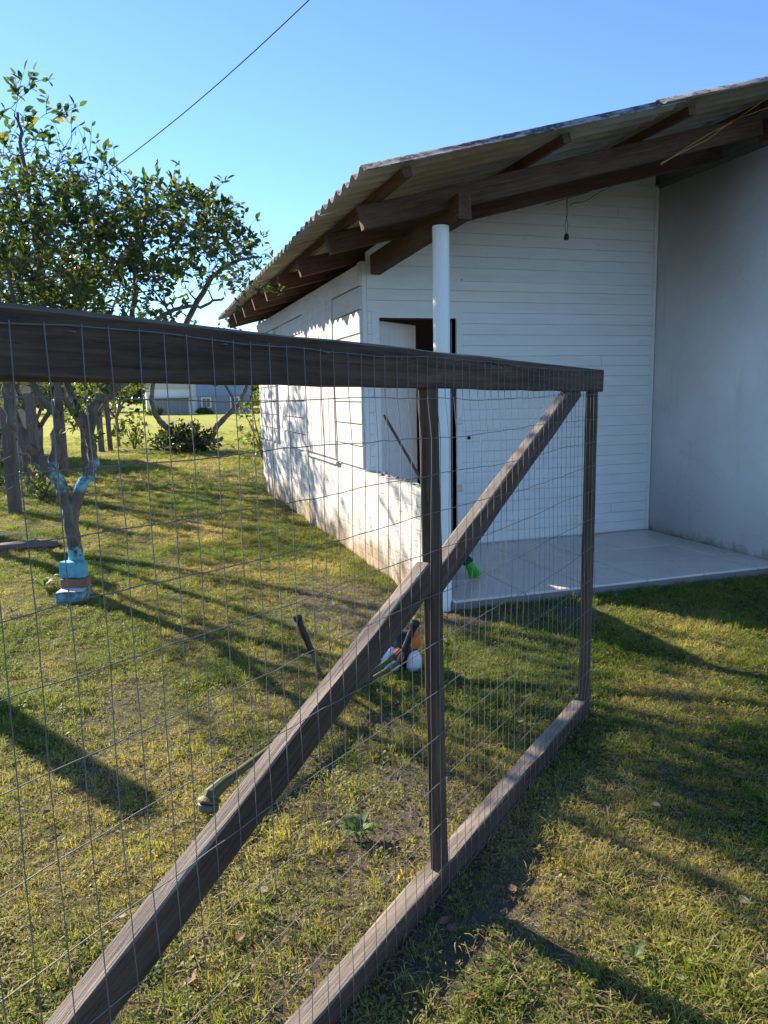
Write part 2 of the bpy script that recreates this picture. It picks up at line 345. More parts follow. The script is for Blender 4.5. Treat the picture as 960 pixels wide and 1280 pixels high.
def dryf(x, y):
    d = (fbm(x, y, 0.9, 41)-0.5)*2.3 + 0.27
    d = d + 0.20*np.exp(-(((x-0.1)/0.9)**2 + ((y-2.2)/1.2)**2)) - 0.22*np.clip((x-1.6)/0.9, 0, 1)*np.clip((5-y)/1.5, 0, 1)
    d = d + 0.1*np.clip((y-7)/6, 0, 1)
    return np.clip(d, 0, 1)
def axis(lo, hi, step, far0, far1):
    c = list(np.arange(lo, hi, step)); s = step; a = []; v = lo
    while v > far0: s *= 1.28; v -= s; a.append(v)
    b = []; s = step; v = c[-1]
    while v < far1: s *= 1.28; v += s; b.append(v)
    return np.array(a[::-1]+c+b)
gx, gy = axis(-4, 6.5, 0.07, -500, 500), axis(0.4, 13, 0.07, -300, 700)
X, Y = np.meshgrid(gx, gy, indexing='ij'); Z = gz(X, Y)
nx, ny = X.shape; idx = np.arange(nx*ny).reshape(nx, ny)
me = bpy.data.meshes.new('ground')
quads = np.stack([idx[:-1,:-1], idx[1:,:-1], idx[1:,1:], idx[:-1,1:]], -1).reshape(-1, 4)
me.from_pydata(np.stack([X, Y, Z], -1).reshape(-1, 3).tolist(), [], quads.tolist())
for nm, fn in (('bareness', bare), ('dryness', dryf)):
    a = me.attributes.new(nm, 'FLOAT', 'POINT'); a.data.foreach_set('value', fn(X, Y).astype(np.float32).ravel())
me.polygons.foreach_set('use_smooth', [True]*len(me.polygons))
m, t, p, o = nodes('soil_and_thatch'); geo = N(t, 'ShaderNodeNewGeometry').outputs['Position']
ab = N(t, 'ShaderNodeAttribute', attribute_name='bareness').outputs['Fac']; ad_ = N(t, 'ShaderNodeAttribute', attribute_name='dryness').outputs['Fac']
n1 = noise(t, 60, 6, 0.75, geo); n2 = noise(t, 7, 6, 0.7, geo); n3 = noise(t, 0.35, 4, 0.6, geo)
soil = ramp(t, n1, [(0.3, (0.05, 0.040, 0.032)), (0.7, (0.20, 0.17, 0.14))])
thatch = mix(t, ad_, ramp(t, n1, [(0.3, (0.022, 0.03, 0.009)), (0.75, (0.085, 0.10, 0.028))]), ramp(t, n1, [(0.3, (0.07, 0.055, 0.024)), (0.75, (0.25, 0.195, 0.08))]))
sepg = N(t, 'ShaderNodeSeparateXYZ'); t.links.new(geo, sepg.inputs[0])
field = ramp(t, math_(t, 'DIVIDE', sepg.outputs['Y'], 60.0), [(0.30, 0), (0.50, 1)])
thatch = mix(t, field, thatch, mix(t, n3, (0.30, 0.33, 0.035), (0.42, 0.40, 0.06)))                    # mown field beyond the yard
setp(p, mix(t, math_(t, 'ADD', ab, math_(t, 'MULTIPLY', math_(t, 'SUBTRACT', n2, 0.5), 1.1), True), thatch, soil), 0.95, spec=0.1)
bump(t, p, math_(t, 'ADD', n1, n2), 0.7, 0.02)
me.materials.append(m); tag(link('ground', me), kind='structure')

# ------------------------------------------------------------------ the house
H_LX, H_FY, H_RX, H_BY = 1.88, 6.45, 4.90, 12.2        # left wall, front (door) wall, wing wall, back wall
SL = 0.06; RB = 2.138; SLP = 0.26                      # floor level, underside of the rafters z = RB + SLP*x
house = thing('house', (3.4, 6.4, 0), 'low white timber house with corrugated grey roof and open porch', 'house')
# front wall: backing round the door opening, then every board
DX0, DX1, DZ1 = 2.06, 2.79, 2.15
mb = MB(); fb = H_FY+0.02
mb.box(H_LX+0.03, DX0, fb, fb+0.1, SL, 2.62); mb.box(DX1, H_RX, fb, fb+0.1, SL, 2.80); mb.box(DX0, DX1, fb, fb+0.1, DZ1, 2.66)
mb.prism([(DX1, 2.80), (H_RX, 2.80), (H_RX, RB+SLP*H_RX), (DX1, RB+SLP*DX1)], 'y', fb, fb+0.1)
fw = mb.build('front_wall', M_BOARD, house)
def board(x0, x1, z0, z1, y, x0t=None, parent=fw):
    mb = MB(); g = 0.0016; c_ = 0.0028; x0t = x0 if x0t is None else x0t; yo, yi = y-0.018-random.uniform(0, 0.0012), y
    mb.add([(x0,yi,z0),(x1,yi,z0),(x1,yi,z1-g),(x0t,yi,z1-g),(x0,yo+c_,z0),(x1,yo+c_,z0),(x1,yo,z0+c_),(x1,yo,z1-g-c_),(x0t,yo,z1-g-c_),(x0,yo,z0+c_),(x0t,yo+c_,z1-g),(x1,yo+c_,z1-g)],
           [(0,3,2,1),(4,5,6,9),(9,6,7,8),(8,7,11,10),(10,11,2,3),(0,1,5,4),(1,2,11,7,6,5),(0,4,9,8,10,3)])
    return mb.build('board', M_BOARD, parent)
FRX0, FRX1 = DX0-0.065, DX1+0.05
rows = [0.085+0.0962*k for k in range(25)]; rows = rows + [2.49+0.1005*k for k in range(1, 15)]
for k in range(len(rows)-1):
    z0, z1 = rows[k], rows[k+1]; up = z0 > 2.48; y = fb - (0.0 if up else 0.006)
    xa = H_LX+0.075; xb = H_RX-0.045
    top = RB+0.11
    if z1 > top+SLP*xa:
        x0 = max(xa, (z0-top)/SLP); x1_ = max(xa, (z1-top)/SLP); segs = [(x0, xb, x1_)] if x1_ < xb-0.05 else []
    elif z0 < 2.2 and z1 <= 2.26:
        segs = [(xa, FRX0, None)] if FRX0-xa > 0.02 else []
        segs.append((FRX1, xb, None))
    else: segs = [(xa, xb, None)]
    for (a, b, at_) in segs:
        if b-a > 1.6 and random.random() < 0.16:
            c = random.choice([3.6, 4.05, 4.3, 4.45]); board(a, c-0.002, z0, z1, y, at_); board(c+0.002, b, z0, z1, y)
        else: board(a, b, z0, z1, y, at_)
mb = MB(); mb.box(H_LX+0.0345, H_LX+0.072, fb-0.026, fb-0.001, 0.84, 2.60); mb.build('corner_board', M_BOARD, house)
mb = MB(); mb.box(H_RX-0.043, H_RX-0.003, fb-0.030, fb-0.002, SL+0.02, 3.38); mb.build('corner_trim', M_BOARD, house)
mb = MB(); mb.box(FRX1, H_RX-0.046, fb-0.042, fb-0.004, 2.474, 2.492); mb.build('lap_strip', M_BOARD, house)
# door frame, door, latch plates
fr = MB(); fr.box(FRX0, DX0, fb-0.03, fb+0.09, SL+0.002, DZ1+0.055); fr.box(DX1, FRX1, fb-0.03, fb+0.09, SL+0.002, DZ1+0.055); fr.box(DX0, DX1, fb-0.03, fb+0.09, DZ1, DZ1+0.054)
dfr = fr.build('door_frame', M_BOARD, house)
for z in (1.24, 0.62):
    mb = MB(); mb.box(DX1-0.004, DX1+0.045, fb-0.034, fb-0.0305, z-0.035, z+0.035); mb.lathe((DX1+0.028, fb-0.034, z+0.018), [(0.006, 0), (0.006, 0.004)], 8, (0,-1,0)); mb.lathe((DX1+0.028, fb-0.034, z-0.018), [(0.006, 0), (0.006, 0.004)], 8, (0,-1,0))
    mb.build('strike_plate', M_STEEL, dfr)
mb = MB(); mb.lathe((DX1+0.115, fb-0.024, 1.08), [(0.017, 0), (0.017, 0.008), (0.008, 0.012)], 14, (0,-1,0)); mb.build('wall_plug', M_BLACK, house)
ang = RAD(40); hx, hy = DX0+0.006, fb+0.095
DM = Matrix.Translation((hx, hy, SL+0.02)) @ Matrix.Rotation(ang, 4, 'Z')
mb = MB(); mb.box(0, 0.70, 0.012, 0.032, 0, DZ1-SL-0.03); door = mb.build('door', M_BOARD, house, DM); door['label'] = 'white plank door standing ajar inward'
for k in range(7):
    mb = MB(); mb.prism([(0.1*k+0.003, -0.002), (0.1*k+0.008, -0.010), (0.1*k+0.092, -0.010), (0.1*k+0.097, -0.002), (0.1*k+0.097, 0.0118), (0.1*k+0.003, 0.0118)], 'z', 0.004, DZ1-SL-0.034)
    mb.build('plank', M_BOARD, door, DM)
# left wall: masonry plinth, timber above with wide boards, plank shutter
mb = MB(); mb.box(H_LX+0.035, H_LX+0.12, H_FY+0.13, H_BY, 0.80, 2.60); lw = mb.build('left_wall', M_BOARDL, house)
SY0, SY1, SZ1 = 7.38, 8.80, 2.44
def lboard(y0, y1, z0, z1):
    mb = MB(); g = 0.006; xo = H_LX+random.uniform(0, 0.004); xi = H_LX+0.034
    mb.add([(xi,y0,z0),(xi,y1,z0),(xi,y1,z1-g),(xi,y0,z1-g),(xo,y0,z0+0.004),(xo,y1,z0+0.004),(xo+0.002,y1,z1-g-0.005),(xo+0.002,y0,z1-g-0.005)],
           [(0,1,2,3),(4,7,6,5),(0,4,5,1),(1,5,6,2),(2,6,7,3),(3,7,4,0)])
    mb.build('board', M_BOARDL, lw)
zr = [0.845+0.196*k for k in range(10)]
for k in range(len(zr)-1):
    z0, z1 = zr[k], min(zr[k+1], 2.60)
    if z0 < SZ1-0.03:
        lboard(fb-0.024, SY0-0.022, z0, z1); lboard(SY1+0.014, 10.3+random.uniform(-.4,.4), z0, z1); lboard(10.72, H_BY, z0, z1)
    else: lboard(fb-0.024, 9.4, z0, z1); lboard(9.405, H_BY, z0, z1)
sh = MB(); sh.box(H_LX+0.014, H_LX+0.033, SY0, SY1, 0.86, SZ1); shut = sh.build('shutter', M_BOARDL, house); shut['label'] = 'tall white shutter of upright planks in the sunlit side wall'
npl = 12; pw = (SY1-SY0)/npl
for k in range(npl):
    y0 = SY0+k*pw; x = H_LX-0.004+random.uniform(-0.002, 0.003)
    mb = MB(); mb.prism([(x+0.007, y0+0.004), (x, y0+0.012), (x, y0+pw-0.012), (x+0.007, y0+pw-0.004), (H_LX+0.0135, y0+pw-0.004), (H_LX+0.0135, y0+0.004)], 'z', 0.865, SZ1-0.004)
    mb.build('plank', M_BOARDL, shut)
mb = MB(); mb.box(H_LX-0.012, H_LX+0.01, SY0-0.10, SY0-0.022, 0.86, 2.58)
mb = MB(); mb.box(H_LX-0.02, H_LX+0.012, SY0-0.06, SY1+0.06, 0.815, 0.842); mb.build('sill', M_BOARDL, house)
def rough_block(x0, x1, y0, y1, z0, z1, name, mat, parent, ny_=40, nz_=9, amp=0.008, topamp=0.0):
    """masonry with an uneven face: a box whose long faces are gridded and pushed about"""
    mb = MB(); vs = []; fs = []
    for side, x in ((0, x0), (1, x1)):
        for j in range(ny_+1):
            for k in range(nz_+1):
                yy = y0+(y1-y0)*j/ny_; zz = z0+(z1-z0)*k/nz_
                zz += random.uniform(-1, 1)*topamp*(k == nz_)
                vs.append((x+random.uniform(-amp, amp)*(1.6 if k < 2 else 1), yy, zz))
    n1 = (ny_+1)*(nz_+1); I = lambda s, j, k: s*n1+j*(nz_+1)+k
    for j in range(ny_):
        for k in range(nz_):
            fs.append((I(0,j,k), I(0,j,k+1), I(0,j+1,k+1), I(0,j+1,k))); fs.append((I(1,j,k), I(1,j+1,k), I(1,j+1,k+1), I(1,j,k+1)))
        fs.append((I(0,j,nz_), I(1,j,nz_), I(1,j+1,nz_), I(0,j+1,nz_))); fs.append((I(0,j,0), I(0,j+1,0), I(1,j+1,0), I(1,j,0)))
    for k in range(nz_):
        fs.append((I(0,0,k), I(1,0,k), I(1,0,k+1), I(0,0,k+1))); fs.append((I(0,ny_,k), I(0,ny_,k+1), I(1,ny_,k+1), I(1,ny_,k)))
    mb.add(vs, fs); return mb.build(name, mat, parent)
rough_block(H_LX+0.02, H_LX+0.16, H_FY-0.02, H_BY, -0.25, 0.814, 'plinth', M_PLINTH, house, 70, 10)
rough_block(H_LX+0.01, H_LX+0.105, 4.845, H_FY-0.022, -0.25, 0.82, 'porch_wall', M_PLINTH, house, 26, 10, 0.008, 0.010)
# crumbs of broken mortar along the top of the low wall
for k in range(16):
    yy = 5.05+0.075*k+random.uniform(-.02,.02); s = random.uniform(0.008, 0.02)
    mb = MB(); mb.lathe((H_LX+random.uniform(0.05,0.1), yy, 0.825), [(s*1.2,0),(s*random.uniform(.7,1.1),s*0.6),(s*0.3,s)], 6); mb.build('mortar_lump', M_BRICK if k % 2 else M_CONC, house)
# wing wall, other walls (closed building), room inside
mb = MB(); mb.box(H_RX, H_RX+0.15, 4.3, H_FY+0.12, -0.2, 3.375); ww = mb.build('wing_wall', M_STUCCO, house)
for k in range(6):
    z0 = 3.380+0.058*k; y1 = H_FY+0.1
    for (a, b) in ((4.35, 5.28), (5.286, y1)):
        mb = MB(); mb.box(H_RX+0.01+random.uniform(0, .006), H_RX+0.05, a, b, z0, z0+0.054); mb.build('board', M_GBOARD, ww)
mb = MB(); mb.box(H_RX+0.15, 9.0, 4.3, 4.45, -0.2, 3.3); mb.box(8.85, 9.0, 4.452, H_BY-0.002, -0.2, 3.2); mb.box(2.02, 8.999, H_BY, H_BY+0.12, -0.2, 2.6); mb.build('rear_walls', M_STUCCO, house)
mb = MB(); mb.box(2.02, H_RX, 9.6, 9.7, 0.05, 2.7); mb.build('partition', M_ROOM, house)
mb = MB(); mb.box(2.07, H_RX-0.002, H_FY+0.135, 9.6, -0.1, SL-0.01); mb.build('room_floor', M_CONC, house)
# porch floor: slab and tiles
mb = MB(); mb.box(H_LX+0.115, H_RX-0.001, 4.70, H_FY+0.13, -0.2, SL-0.002)
pf = mb.build('porch_floor', M_GROUT, house)
txs = [2.00, 2.555, 3.07, 3.585, 4.10, 4.615, 4.897]; tys = [4.695, 5.20, 5.715, 6.23, 6.445]
for i in range(len(txs)-1):
    for j in range(len(tys)-1):
        mb = MB(); a = 0.0045; e = 0.004; x0, x1, y0, y1 = txs[i]+a, txs[i+1]-a, tys[j]+a, tys[j+1]-a; zt = SL+0.014+random.uniform(-.001, .001)
        mb.add([(x0,y0,SL-0.001),(x1,y0,SL-0.001),(x1,y1,SL-0.001),(x0,y1,SL-0.001),(x0,y0,zt-e),(x1,y0,zt-e),(x1,y1,zt-e),(x0,y1,zt-e),(x0+e,y0+e,zt),(x1-e,y0+e,zt),(x1-e,y1-e,zt),(x0+e,y1-e,zt)],
               [(0,3,2,1)]+[(k,(k+1)%4,(k+1)%4+4,k+4) for k in range(4)]+[(k+4,(k+1)%4+4,(k+1)%4+8,k+8) for k in range(4)]+[(8,9,10,11)])
        mb.build('tile', M_TILE, pf)
# porch post (plastic pipe) and the tie beam it carries
pz = 2.56
mb = MB(); mb.lathe((1.955, 4.765, SL-0.06), [(0.055, 0), (0.055, 1.2), (0.056, 2.0), (0.055, pz-SL+0.06)], 24); mb.build('porch_post', M_PVC, house, smooth=False)
for pol in house.children[-1].data.polygons: pol.use_smooth = len(pol.vertices) == 4
beam('tie_beam', (2.035, 4.56, 2.645), (2.035, 6.9, 2.575), 0.085, 0.16, M_RAFT, house)
# rafters, purlins
RYS = [4.75, 5.60, 6.70] + [7.6+0.85*k for k in range(6)]
for k, y in enumerate(RYS):
    x1 = {0: 4.47, 1: 4.86}.get(k, 6.45); x0 = 1.43+random.uniform(-.015, .015) if k != 2 else 1.44
    s = Vector((1, 0, SLP)).normalized(); n = Vector((-SLP, 0, 1)).normalized()
    p0 = Vector((x0, y, RB+SLP*x0)) + n*0.07; p1 = Vector((x1, y, RB+SLP*x1)) + n*0.07
    beam('rafter', p0, p1, 0.06, 0.14, M_RAFT, house, seg=14)
beam('cross_beam', (4.55, 4.22, 3.34), (4.55, 4.80, 3.34), 0.10, 0.16, M_RAFT, house)
for x in (1.52, 2.53, 3.42, 4.35, 5.25, 6.1):
    beam('purlin', (x, 4.19+random.uniform(-.02,.02), RB+0.145+SLP*x+0.03), (x, 12.35, RB+0.145+SLP*x+0.03), 0.055, 0.055, M_RAFT, house, up=(-SLP, 0, 1), seg=16)
# corrugated sheets, each its own piece
roof = link('roof', None, house); roof.matrix_basis = Matrix.Translation((3.5, 8, 3.2))
PITCH_W, AMP, THK = 0.177, 0.024, 0.006
def sheet(y0, nw, xa, xb, lift, xa2=None, sgn=1, ridge=6.55):
    n = nw*10+1; top = []; bot = []
    xa2 = xa if xa2 is None else xa2
    zf = lambda x: 2.372+SLP*x if sgn > 0 else 2.372+SLP*(2*ridge-x)
    mb = MB(); vs = []; fs = []
    for (dz) in (0, THK):
        for i in range(n):
            y = y0 + nw*PITCH_W*i/(n-1); c = -AMP*math.cos(2*math.pi*(y-4.10)/PITCH_W)
            xs = xa+(xa2-xa)*i/(n-1)+random.uniform(-.002, .002)
            for x in (xs, xb): vs.append((x, y, zf(x)+c+dz+lift))
    B = 2*n
    fb_, ft, fe = [], [], []
    for i in range(n-1):
        fb_.append((2*i, 2*i+2, 2*i+3, 2*i+1)); ft.append((B+2*i, B+2*i+1, B+2*i+3, B+2*i+2))
        fe.append((2*i, B+2*i, B+2*i+2, 2*i+2)); fe.append((2*i+1, 2*i+3, B+2*i+3, B+2*i+1))
    fe += [(0, 1, B+1, B), (2*n-2, B+2*n-2, B+2*n-1, 2*n-1)]
    mb.add(vs, ft+fe, 0); b0 = len(mb.v)-len(vs)
    for f in fb_: mb.f.append(tuple(i+b0 for i in f)); mb.m.append(1)
    o = mb.build('roof_sheet', [M_SHTOP, M_SHBOT], roof, smooth=False)
    for pol in o.data.polygons: pol.use_smooth = True
    o.data.update()
    return o
eave = lambda y: 1.25 + 0.013*max(0, y-5.2)
y = 4.10
for k in range(8):
    y1 = y+6*PITCH_W; lf = 0.0035*(k % 2)+0.0015
    sheet(y, 6, eave(y)+random.uniform(-.008,.008), 3.32, lf, eave(y1)); sheet(y-random.uniform(0,.02), 6, 3.14, 5.06, lf+0.011); sheet(y, 6, 4.90, 6.62, lf+0.022)
    sheet(y, 6, 6.48, 9.45, lf+0.006, None, -1)
    y = y1
# the light fitting that hangs on its wires, and loose cables
lh = thing('lamp_holder', at(708, 300, 5.62), 'small black bulb holder hanging by two thin wires under the porch roof', 'lamp holder')
q = at(708, 300, 5.62)
mb = MB(); mb.lathe(q, [(0.017, 0), (0.021, 0.012), (0.019, 0.035), (0.012, 0.046), (0.006, 0.05)], 12); mb.build('socket', M_BLACK, lh)
zt = RB+SLP*q.x+0.004
for s in (-1, 1):
    mb = MB(); mb.tube([(q.x+s*0.004, q.y, q.z+0.045), (q.x+s*0.014, q.y+0.005, q.z+0.12), (q.x-s*0.008, q.y, q.z+0.2), (q.x, q.y, zt)], 0.0022, 5); mb.build('wire', M_CABLE, lh)
wr = MB(); wr.tube([at(682, 256, 6.40), at(705, 249, 6.35), at(735, 240, 6.3), at(742, 236, 5.9)], 0.003, 5)
tag(wr.build('loose_wire', M_CABLE), 'short dark wire stapled slanting across the top of the white boards', 'wire')
wr = MB(); wr.tube([at(712, 258, 6.41), at(716, 254, 6.40), at(731, 252, 6.38), at(750, 240, 6.3), at(772, 229, 5.9)], 0.003, 5)
tag(wr.build('loose_wire', M_CABLE), 'kinked dark wire drooping below the rafter beside the hanging bulb holder', 'wire')
for (a, sg, lab) in ((0, 3, 'upper strand of pale brown cable sagging in front of the porch rafter'), (1, -3, 'lower strand of pale brown cable twisted along the porch rafter')):
    pts = [at(826, 204+a*2, 4.70), at(858, 186+sg*.5, 4.66), at(885, 171+sg, 4.64), at(915, 152-sg*.3, 4.62), at(934, 142+sg*0.7, 4.5), at(968, 124+sg*2.5, 4.4)]
    wr = MB(); wr.tube(pts, 0.0032, 6); tag(wr.build('loose_cable', M_COPPER), lab, 'cable')
# cupboard inside the room
cb = thing('cupboard', (2.92, 9.2, SL-0.01), 'brown wooden cupboard inside the dark room behind the door', 'cupboard')
mb = MB(); mb.box(2.45, 3.3, 9.05, 9.55, SL-0.008, 1.98); mb.build('carcass', M_CUP, cb)
for k in range(2):
    mb = MB(); mb.box(2.46+0.42*k, 2.46+0.42*k+0.41, 9.03, 9.049, SL+0.08, 1.94); d = mb.build('cupboard_door', M_CUP, cb)
    mb = MB(); mb.lathe((2.83+0.1*k, 9.03, 1.0), [(0.008, 0), (0.014, 0.02)], 10, (0,-1,0)); mb.build('knob', M_STEEL, d)

# ------------------------------------------------------------------ the gate
G0 = Vector((1.888, 2.884, 0)); GD = Vector((0.758, 0.652, 0)).normalized(); GN = Vector((GD.y, -GD.x, 0))   # GN points to the camera's side
def gp(s, z, off=0.0): return G0 + GD*s + GN*off + Vector((0, 0, z))
gate = thing('wooden_gate', gp(-1.7, 0), 'weathered timber gate with wire mesh and a diagonal brace, standing open', 'gate')
top = lambda s: 1.588 - 0.0145*s
TT = 0.05
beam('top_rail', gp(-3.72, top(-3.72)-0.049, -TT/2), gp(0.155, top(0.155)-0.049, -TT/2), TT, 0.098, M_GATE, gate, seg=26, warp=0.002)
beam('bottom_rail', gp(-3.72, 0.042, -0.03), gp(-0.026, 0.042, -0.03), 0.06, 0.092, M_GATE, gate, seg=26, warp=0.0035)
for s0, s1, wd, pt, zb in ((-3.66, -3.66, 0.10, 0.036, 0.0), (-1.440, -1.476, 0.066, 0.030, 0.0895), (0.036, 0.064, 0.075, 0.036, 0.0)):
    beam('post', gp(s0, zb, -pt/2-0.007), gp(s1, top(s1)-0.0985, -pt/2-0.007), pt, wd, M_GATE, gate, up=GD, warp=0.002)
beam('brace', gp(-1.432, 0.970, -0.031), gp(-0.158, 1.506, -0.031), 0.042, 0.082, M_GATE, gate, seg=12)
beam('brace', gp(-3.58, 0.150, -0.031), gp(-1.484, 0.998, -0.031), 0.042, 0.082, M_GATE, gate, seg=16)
# galvanised mesh stapled to the camera's side
mb = MB(); off = 0.006
zl = [1.600, 1.505, 1.407, 1.306, 1.206, 1.100, 0.975, 0.835, 0.690, 0.545, 0.40, 0.255, 0.11, 0.012]
zr_ = [1.572, 1.478, 1.375, 1.272, 1.165, 1.058, 0.935, 0.800, 0.665, 0.53, 0.385, 0.24, 0.10, 0.012]
ph = [random.uniform(0, 6.28) for _ in zl]
def rowz(k, s):
    u = (s+2.7)/2.8
    return zl[k]*(1-u)+zr_[k]*u + 0.004*math.sin(s*5+ph[k]) + 0.0015*math.sin(s*13+2*ph[k]) - (0.012*math.sin(max(0, min(1, u))*3.14) if 0 < k < 11 else 0)
def slack(s, z): return off + 0.010*max(0, math.sin(s*2.3+z*3.1+0.6))*(1 if 0.2 < z < 1.4 else 0)
for k in range(len(zl)):
    pts = []; s = -3.70
    while s < 0.075: pts.append(gp(s, rowz(k, s)+random.uniform(-.0018,.0018), slack(s, rowz(k, s)))); s += 0.052
    mb.tube(pts, 0.00105, 5)
s = -3.69; i = 0
while s < 0.07:
    a, b = random.uniform(-.004,.004), random.uniform(-.006,.006)
    pts = []
    for k in range(len(zl)):
        pts.append(gp(s+a+b*k/14+random.uniform(-.0022,.0022), rowz(k, s)+(0.004 if k == 0 else 0), slack(s, rowz(k, s))+0.002))
    mb.tube(pts, 0.00095, 5); s += 0.0525; i += 1
wm_ = mb.build('wire_mesh', M_WIRE, gate); wm_['kind'] = 'stuff'; wm_['label'] = 'galvanised wire mesh stapled over the gate'
for s in [-2.6+0.31*k for k in range(9)]:
    mb = MB(); z = top(s)-0.03; mb.tube([gp(s-0.006, z, -0.004), gp(s-0.005, z, 0.010), gp(s+0.005, z, 0.010), gp(s+0.006, z, -0.004)], 0.0011, 5); mb.build('staple', M_WIRE, gate)

# ------------------------------------------------------------------ brushcutter lying in the grass
bc = thing('brushcutter', gnd(390, 930), 'brushcutter with white and orange engine lying in the grass behind the gate', 'brushcutter')
hd = Vector((0.20, 2.675, 0.085)); en = at(504, 812, 3.82) - Vector((0.085, 0.09, 0.0)); sd = (en-hd).normalized()
mb = MB(); mb.tube([hd, hd.lerp(en, 0.5), en], [0.0145, 0.0145, 0.0145], 12); mb.build('shaft', M_OLIVE, bc)
mb = MB(); hb = hd-sd*0.05
mb.tube([hd+sd*0.10, hd+sd*0.02, hb+Vector((0,0,-0.01)), hb-sd*0.015+Vector((0,0,-0.025))], [0.017, 0.024, 0.029, 0.024], 12); gh = mb.build('gear_head', M_OLIVE, bc)
ax = (Vector((0,0,-1))+sd*-0.35).normalized()
mb = MB(); mb.lathe(hb+ax*0.01, [(0.024, 0), (0.042, 0.012), (0.044, 0.018), (0.036, 0.022)], 18, ax); mb.build('head_cap', M_OLIVE, gh)
mb = MB(); mb.lathe(hb+ax*0.036, [(0.034, 0), (0.038, 0.005), (0.036, 0.022), (0.026, 0.030), (0.010, 0.034)], 18, ax); mb.build('line_spool', simple('pale_worn_plastic', (0.11, 0.11, 0.085), 0.6), gh)
mt = hd.lerp(en, 0.66)+Vector((0, 0, 0.03))
LH = [at(405, 852, 3.78), at(398, 836, 3.79), at(389, 813, 3.80), at(372, 772, 3.82)]
RH = [at(464, 849, 3.50), at(497, 829, 3.46), at(506, 811, 3.45), at(519, 779, 3.43)]
mb = MB(); mb.tube([LH[2], LH[1], LH[0], LH[0].lerp(mt, 0.4)+Vector((0,0,-0.005)), mt, RH[0], RH[1], RH[1].lerp(RH[2], .5)+Vector((0,0,.0)), RH[2]], 0.0105, 10); mb.build('handlebar', M_OLIVE, bc)
mb = MB(); mb.lathe(mt-sd*0.03+Vector((0,0,-0.03)), [(0.03,0),(0.034,0.02),(0.034,0.05),(0.03,0.065)], 12, sd); mb.build('clamp', M_BLACK, bc)
for Hh, nm in ((LH, 'l'), (RH, 'r')):
    a, b = Hh[2], Hh[3]; d = (b-a).normalized(); L = (b-a).length
    mb = MB(); mb.tube([a+d*(L*t-0.012) for t in (0, .1, .35, .6, .85, 1.0)], [0.015, 0.018, 0.0165, 0.0185, 0.0165, 0.019], 12); gr = mb.build('grip', M_BLACK, bc)
    sidev = Rv*(-1 if nm == 'l' else 1)
    mb = MB(); c0 = a+d*L*0.72; mb.tube([c0+sidev*0.012, c0+sidev*0.024-d*0.03, c0+sidev*0.020-d*0.07], [0.010, 0.010, 0.005], 8); mb.build('trigger', M_ORANGE, gr)
    mb = MB(); mb.lathe(a+d*(L-0.02), [(0.019,0),(0.024,0.014),(0.022,0.03),(0.012,0.036)], 12, d); mb.build('end_cap', M_BLACK, gr)
eg = MB(); ec = at(504, 812, 3.82)
def blob(c, rx, ry, rz, mi=0, mbx=None, n=10, sq=0.78):
    vs = []; fs = []
    for i in range(n+1):
        for k in range(2*n):
            th = math.pi*i/n-math.pi/2; f = math.pi*k/n
            pw_ = lambda v: math.copysign(abs(v)**sq, v)
            vs.append((c[0]+rx*pw_(math.cos(th))*pw_(math.cos(f)), c[1]+ry*pw_(math.cos(th))*pw_(math.sin(f)), c[2]+rz*pw_(math.sin(th))))
    for i in range(n):
        for k in range(2*n): fs.append((i*2*n+k, i*2*n+(k+1)%(2*n), (i+1)*2*n+(k+1)%(2*n), (i+1)*2*n+k))
    mbx.add(vs, fs, mi)
blob(ec, 0.075, 0.085, 0.105, 0, eg); en_ = eg.build('engine_housing', M_BLACK, bc, smooth=True)
mb = MB(); blob(ec+Vector((-0.085, -0.03, -0.035)), 0.048, 0.062, 0.072, 0, mb); mb.build('fuel_tank', simple('translucent_white_tank', (0.62, 0.68, 0.74), 0.35), bc, smooth=True)
mb = MB(); blob(ec+Vector((0.035, -0.06, -0.05)), 0.045, 0.048, 0.066, 0, mb); mb.build('starter_cover', M_WPLAST, bc, smooth=True)
mb = MB(); blob(ec+Vector((0.045, -0.05, 0.065)), 0.043, 0.048, 0.048, 0, mb); mb.build('engine_cover', M_ORANGE, bc, smooth=True)
mb = MB(); mb.tube([ec+Vector((-0.05,-0.07,0)), en], [0.04, 0.022], 12); mb.build('clutch_cone', M_ORANGE, bc)

mb = MB(); mb.tube([RH[2]-Rv*0.012, RH[1]-Rv*0.02+Vector((0,0,.02)), RH[1].lerp(ec, .5)+Vector((0,0,-.03)), ec+Vector((-0.02,-0.08,0.02))], 0.004, 6); mb.build('throttle_cable', M_BLACK, bc)

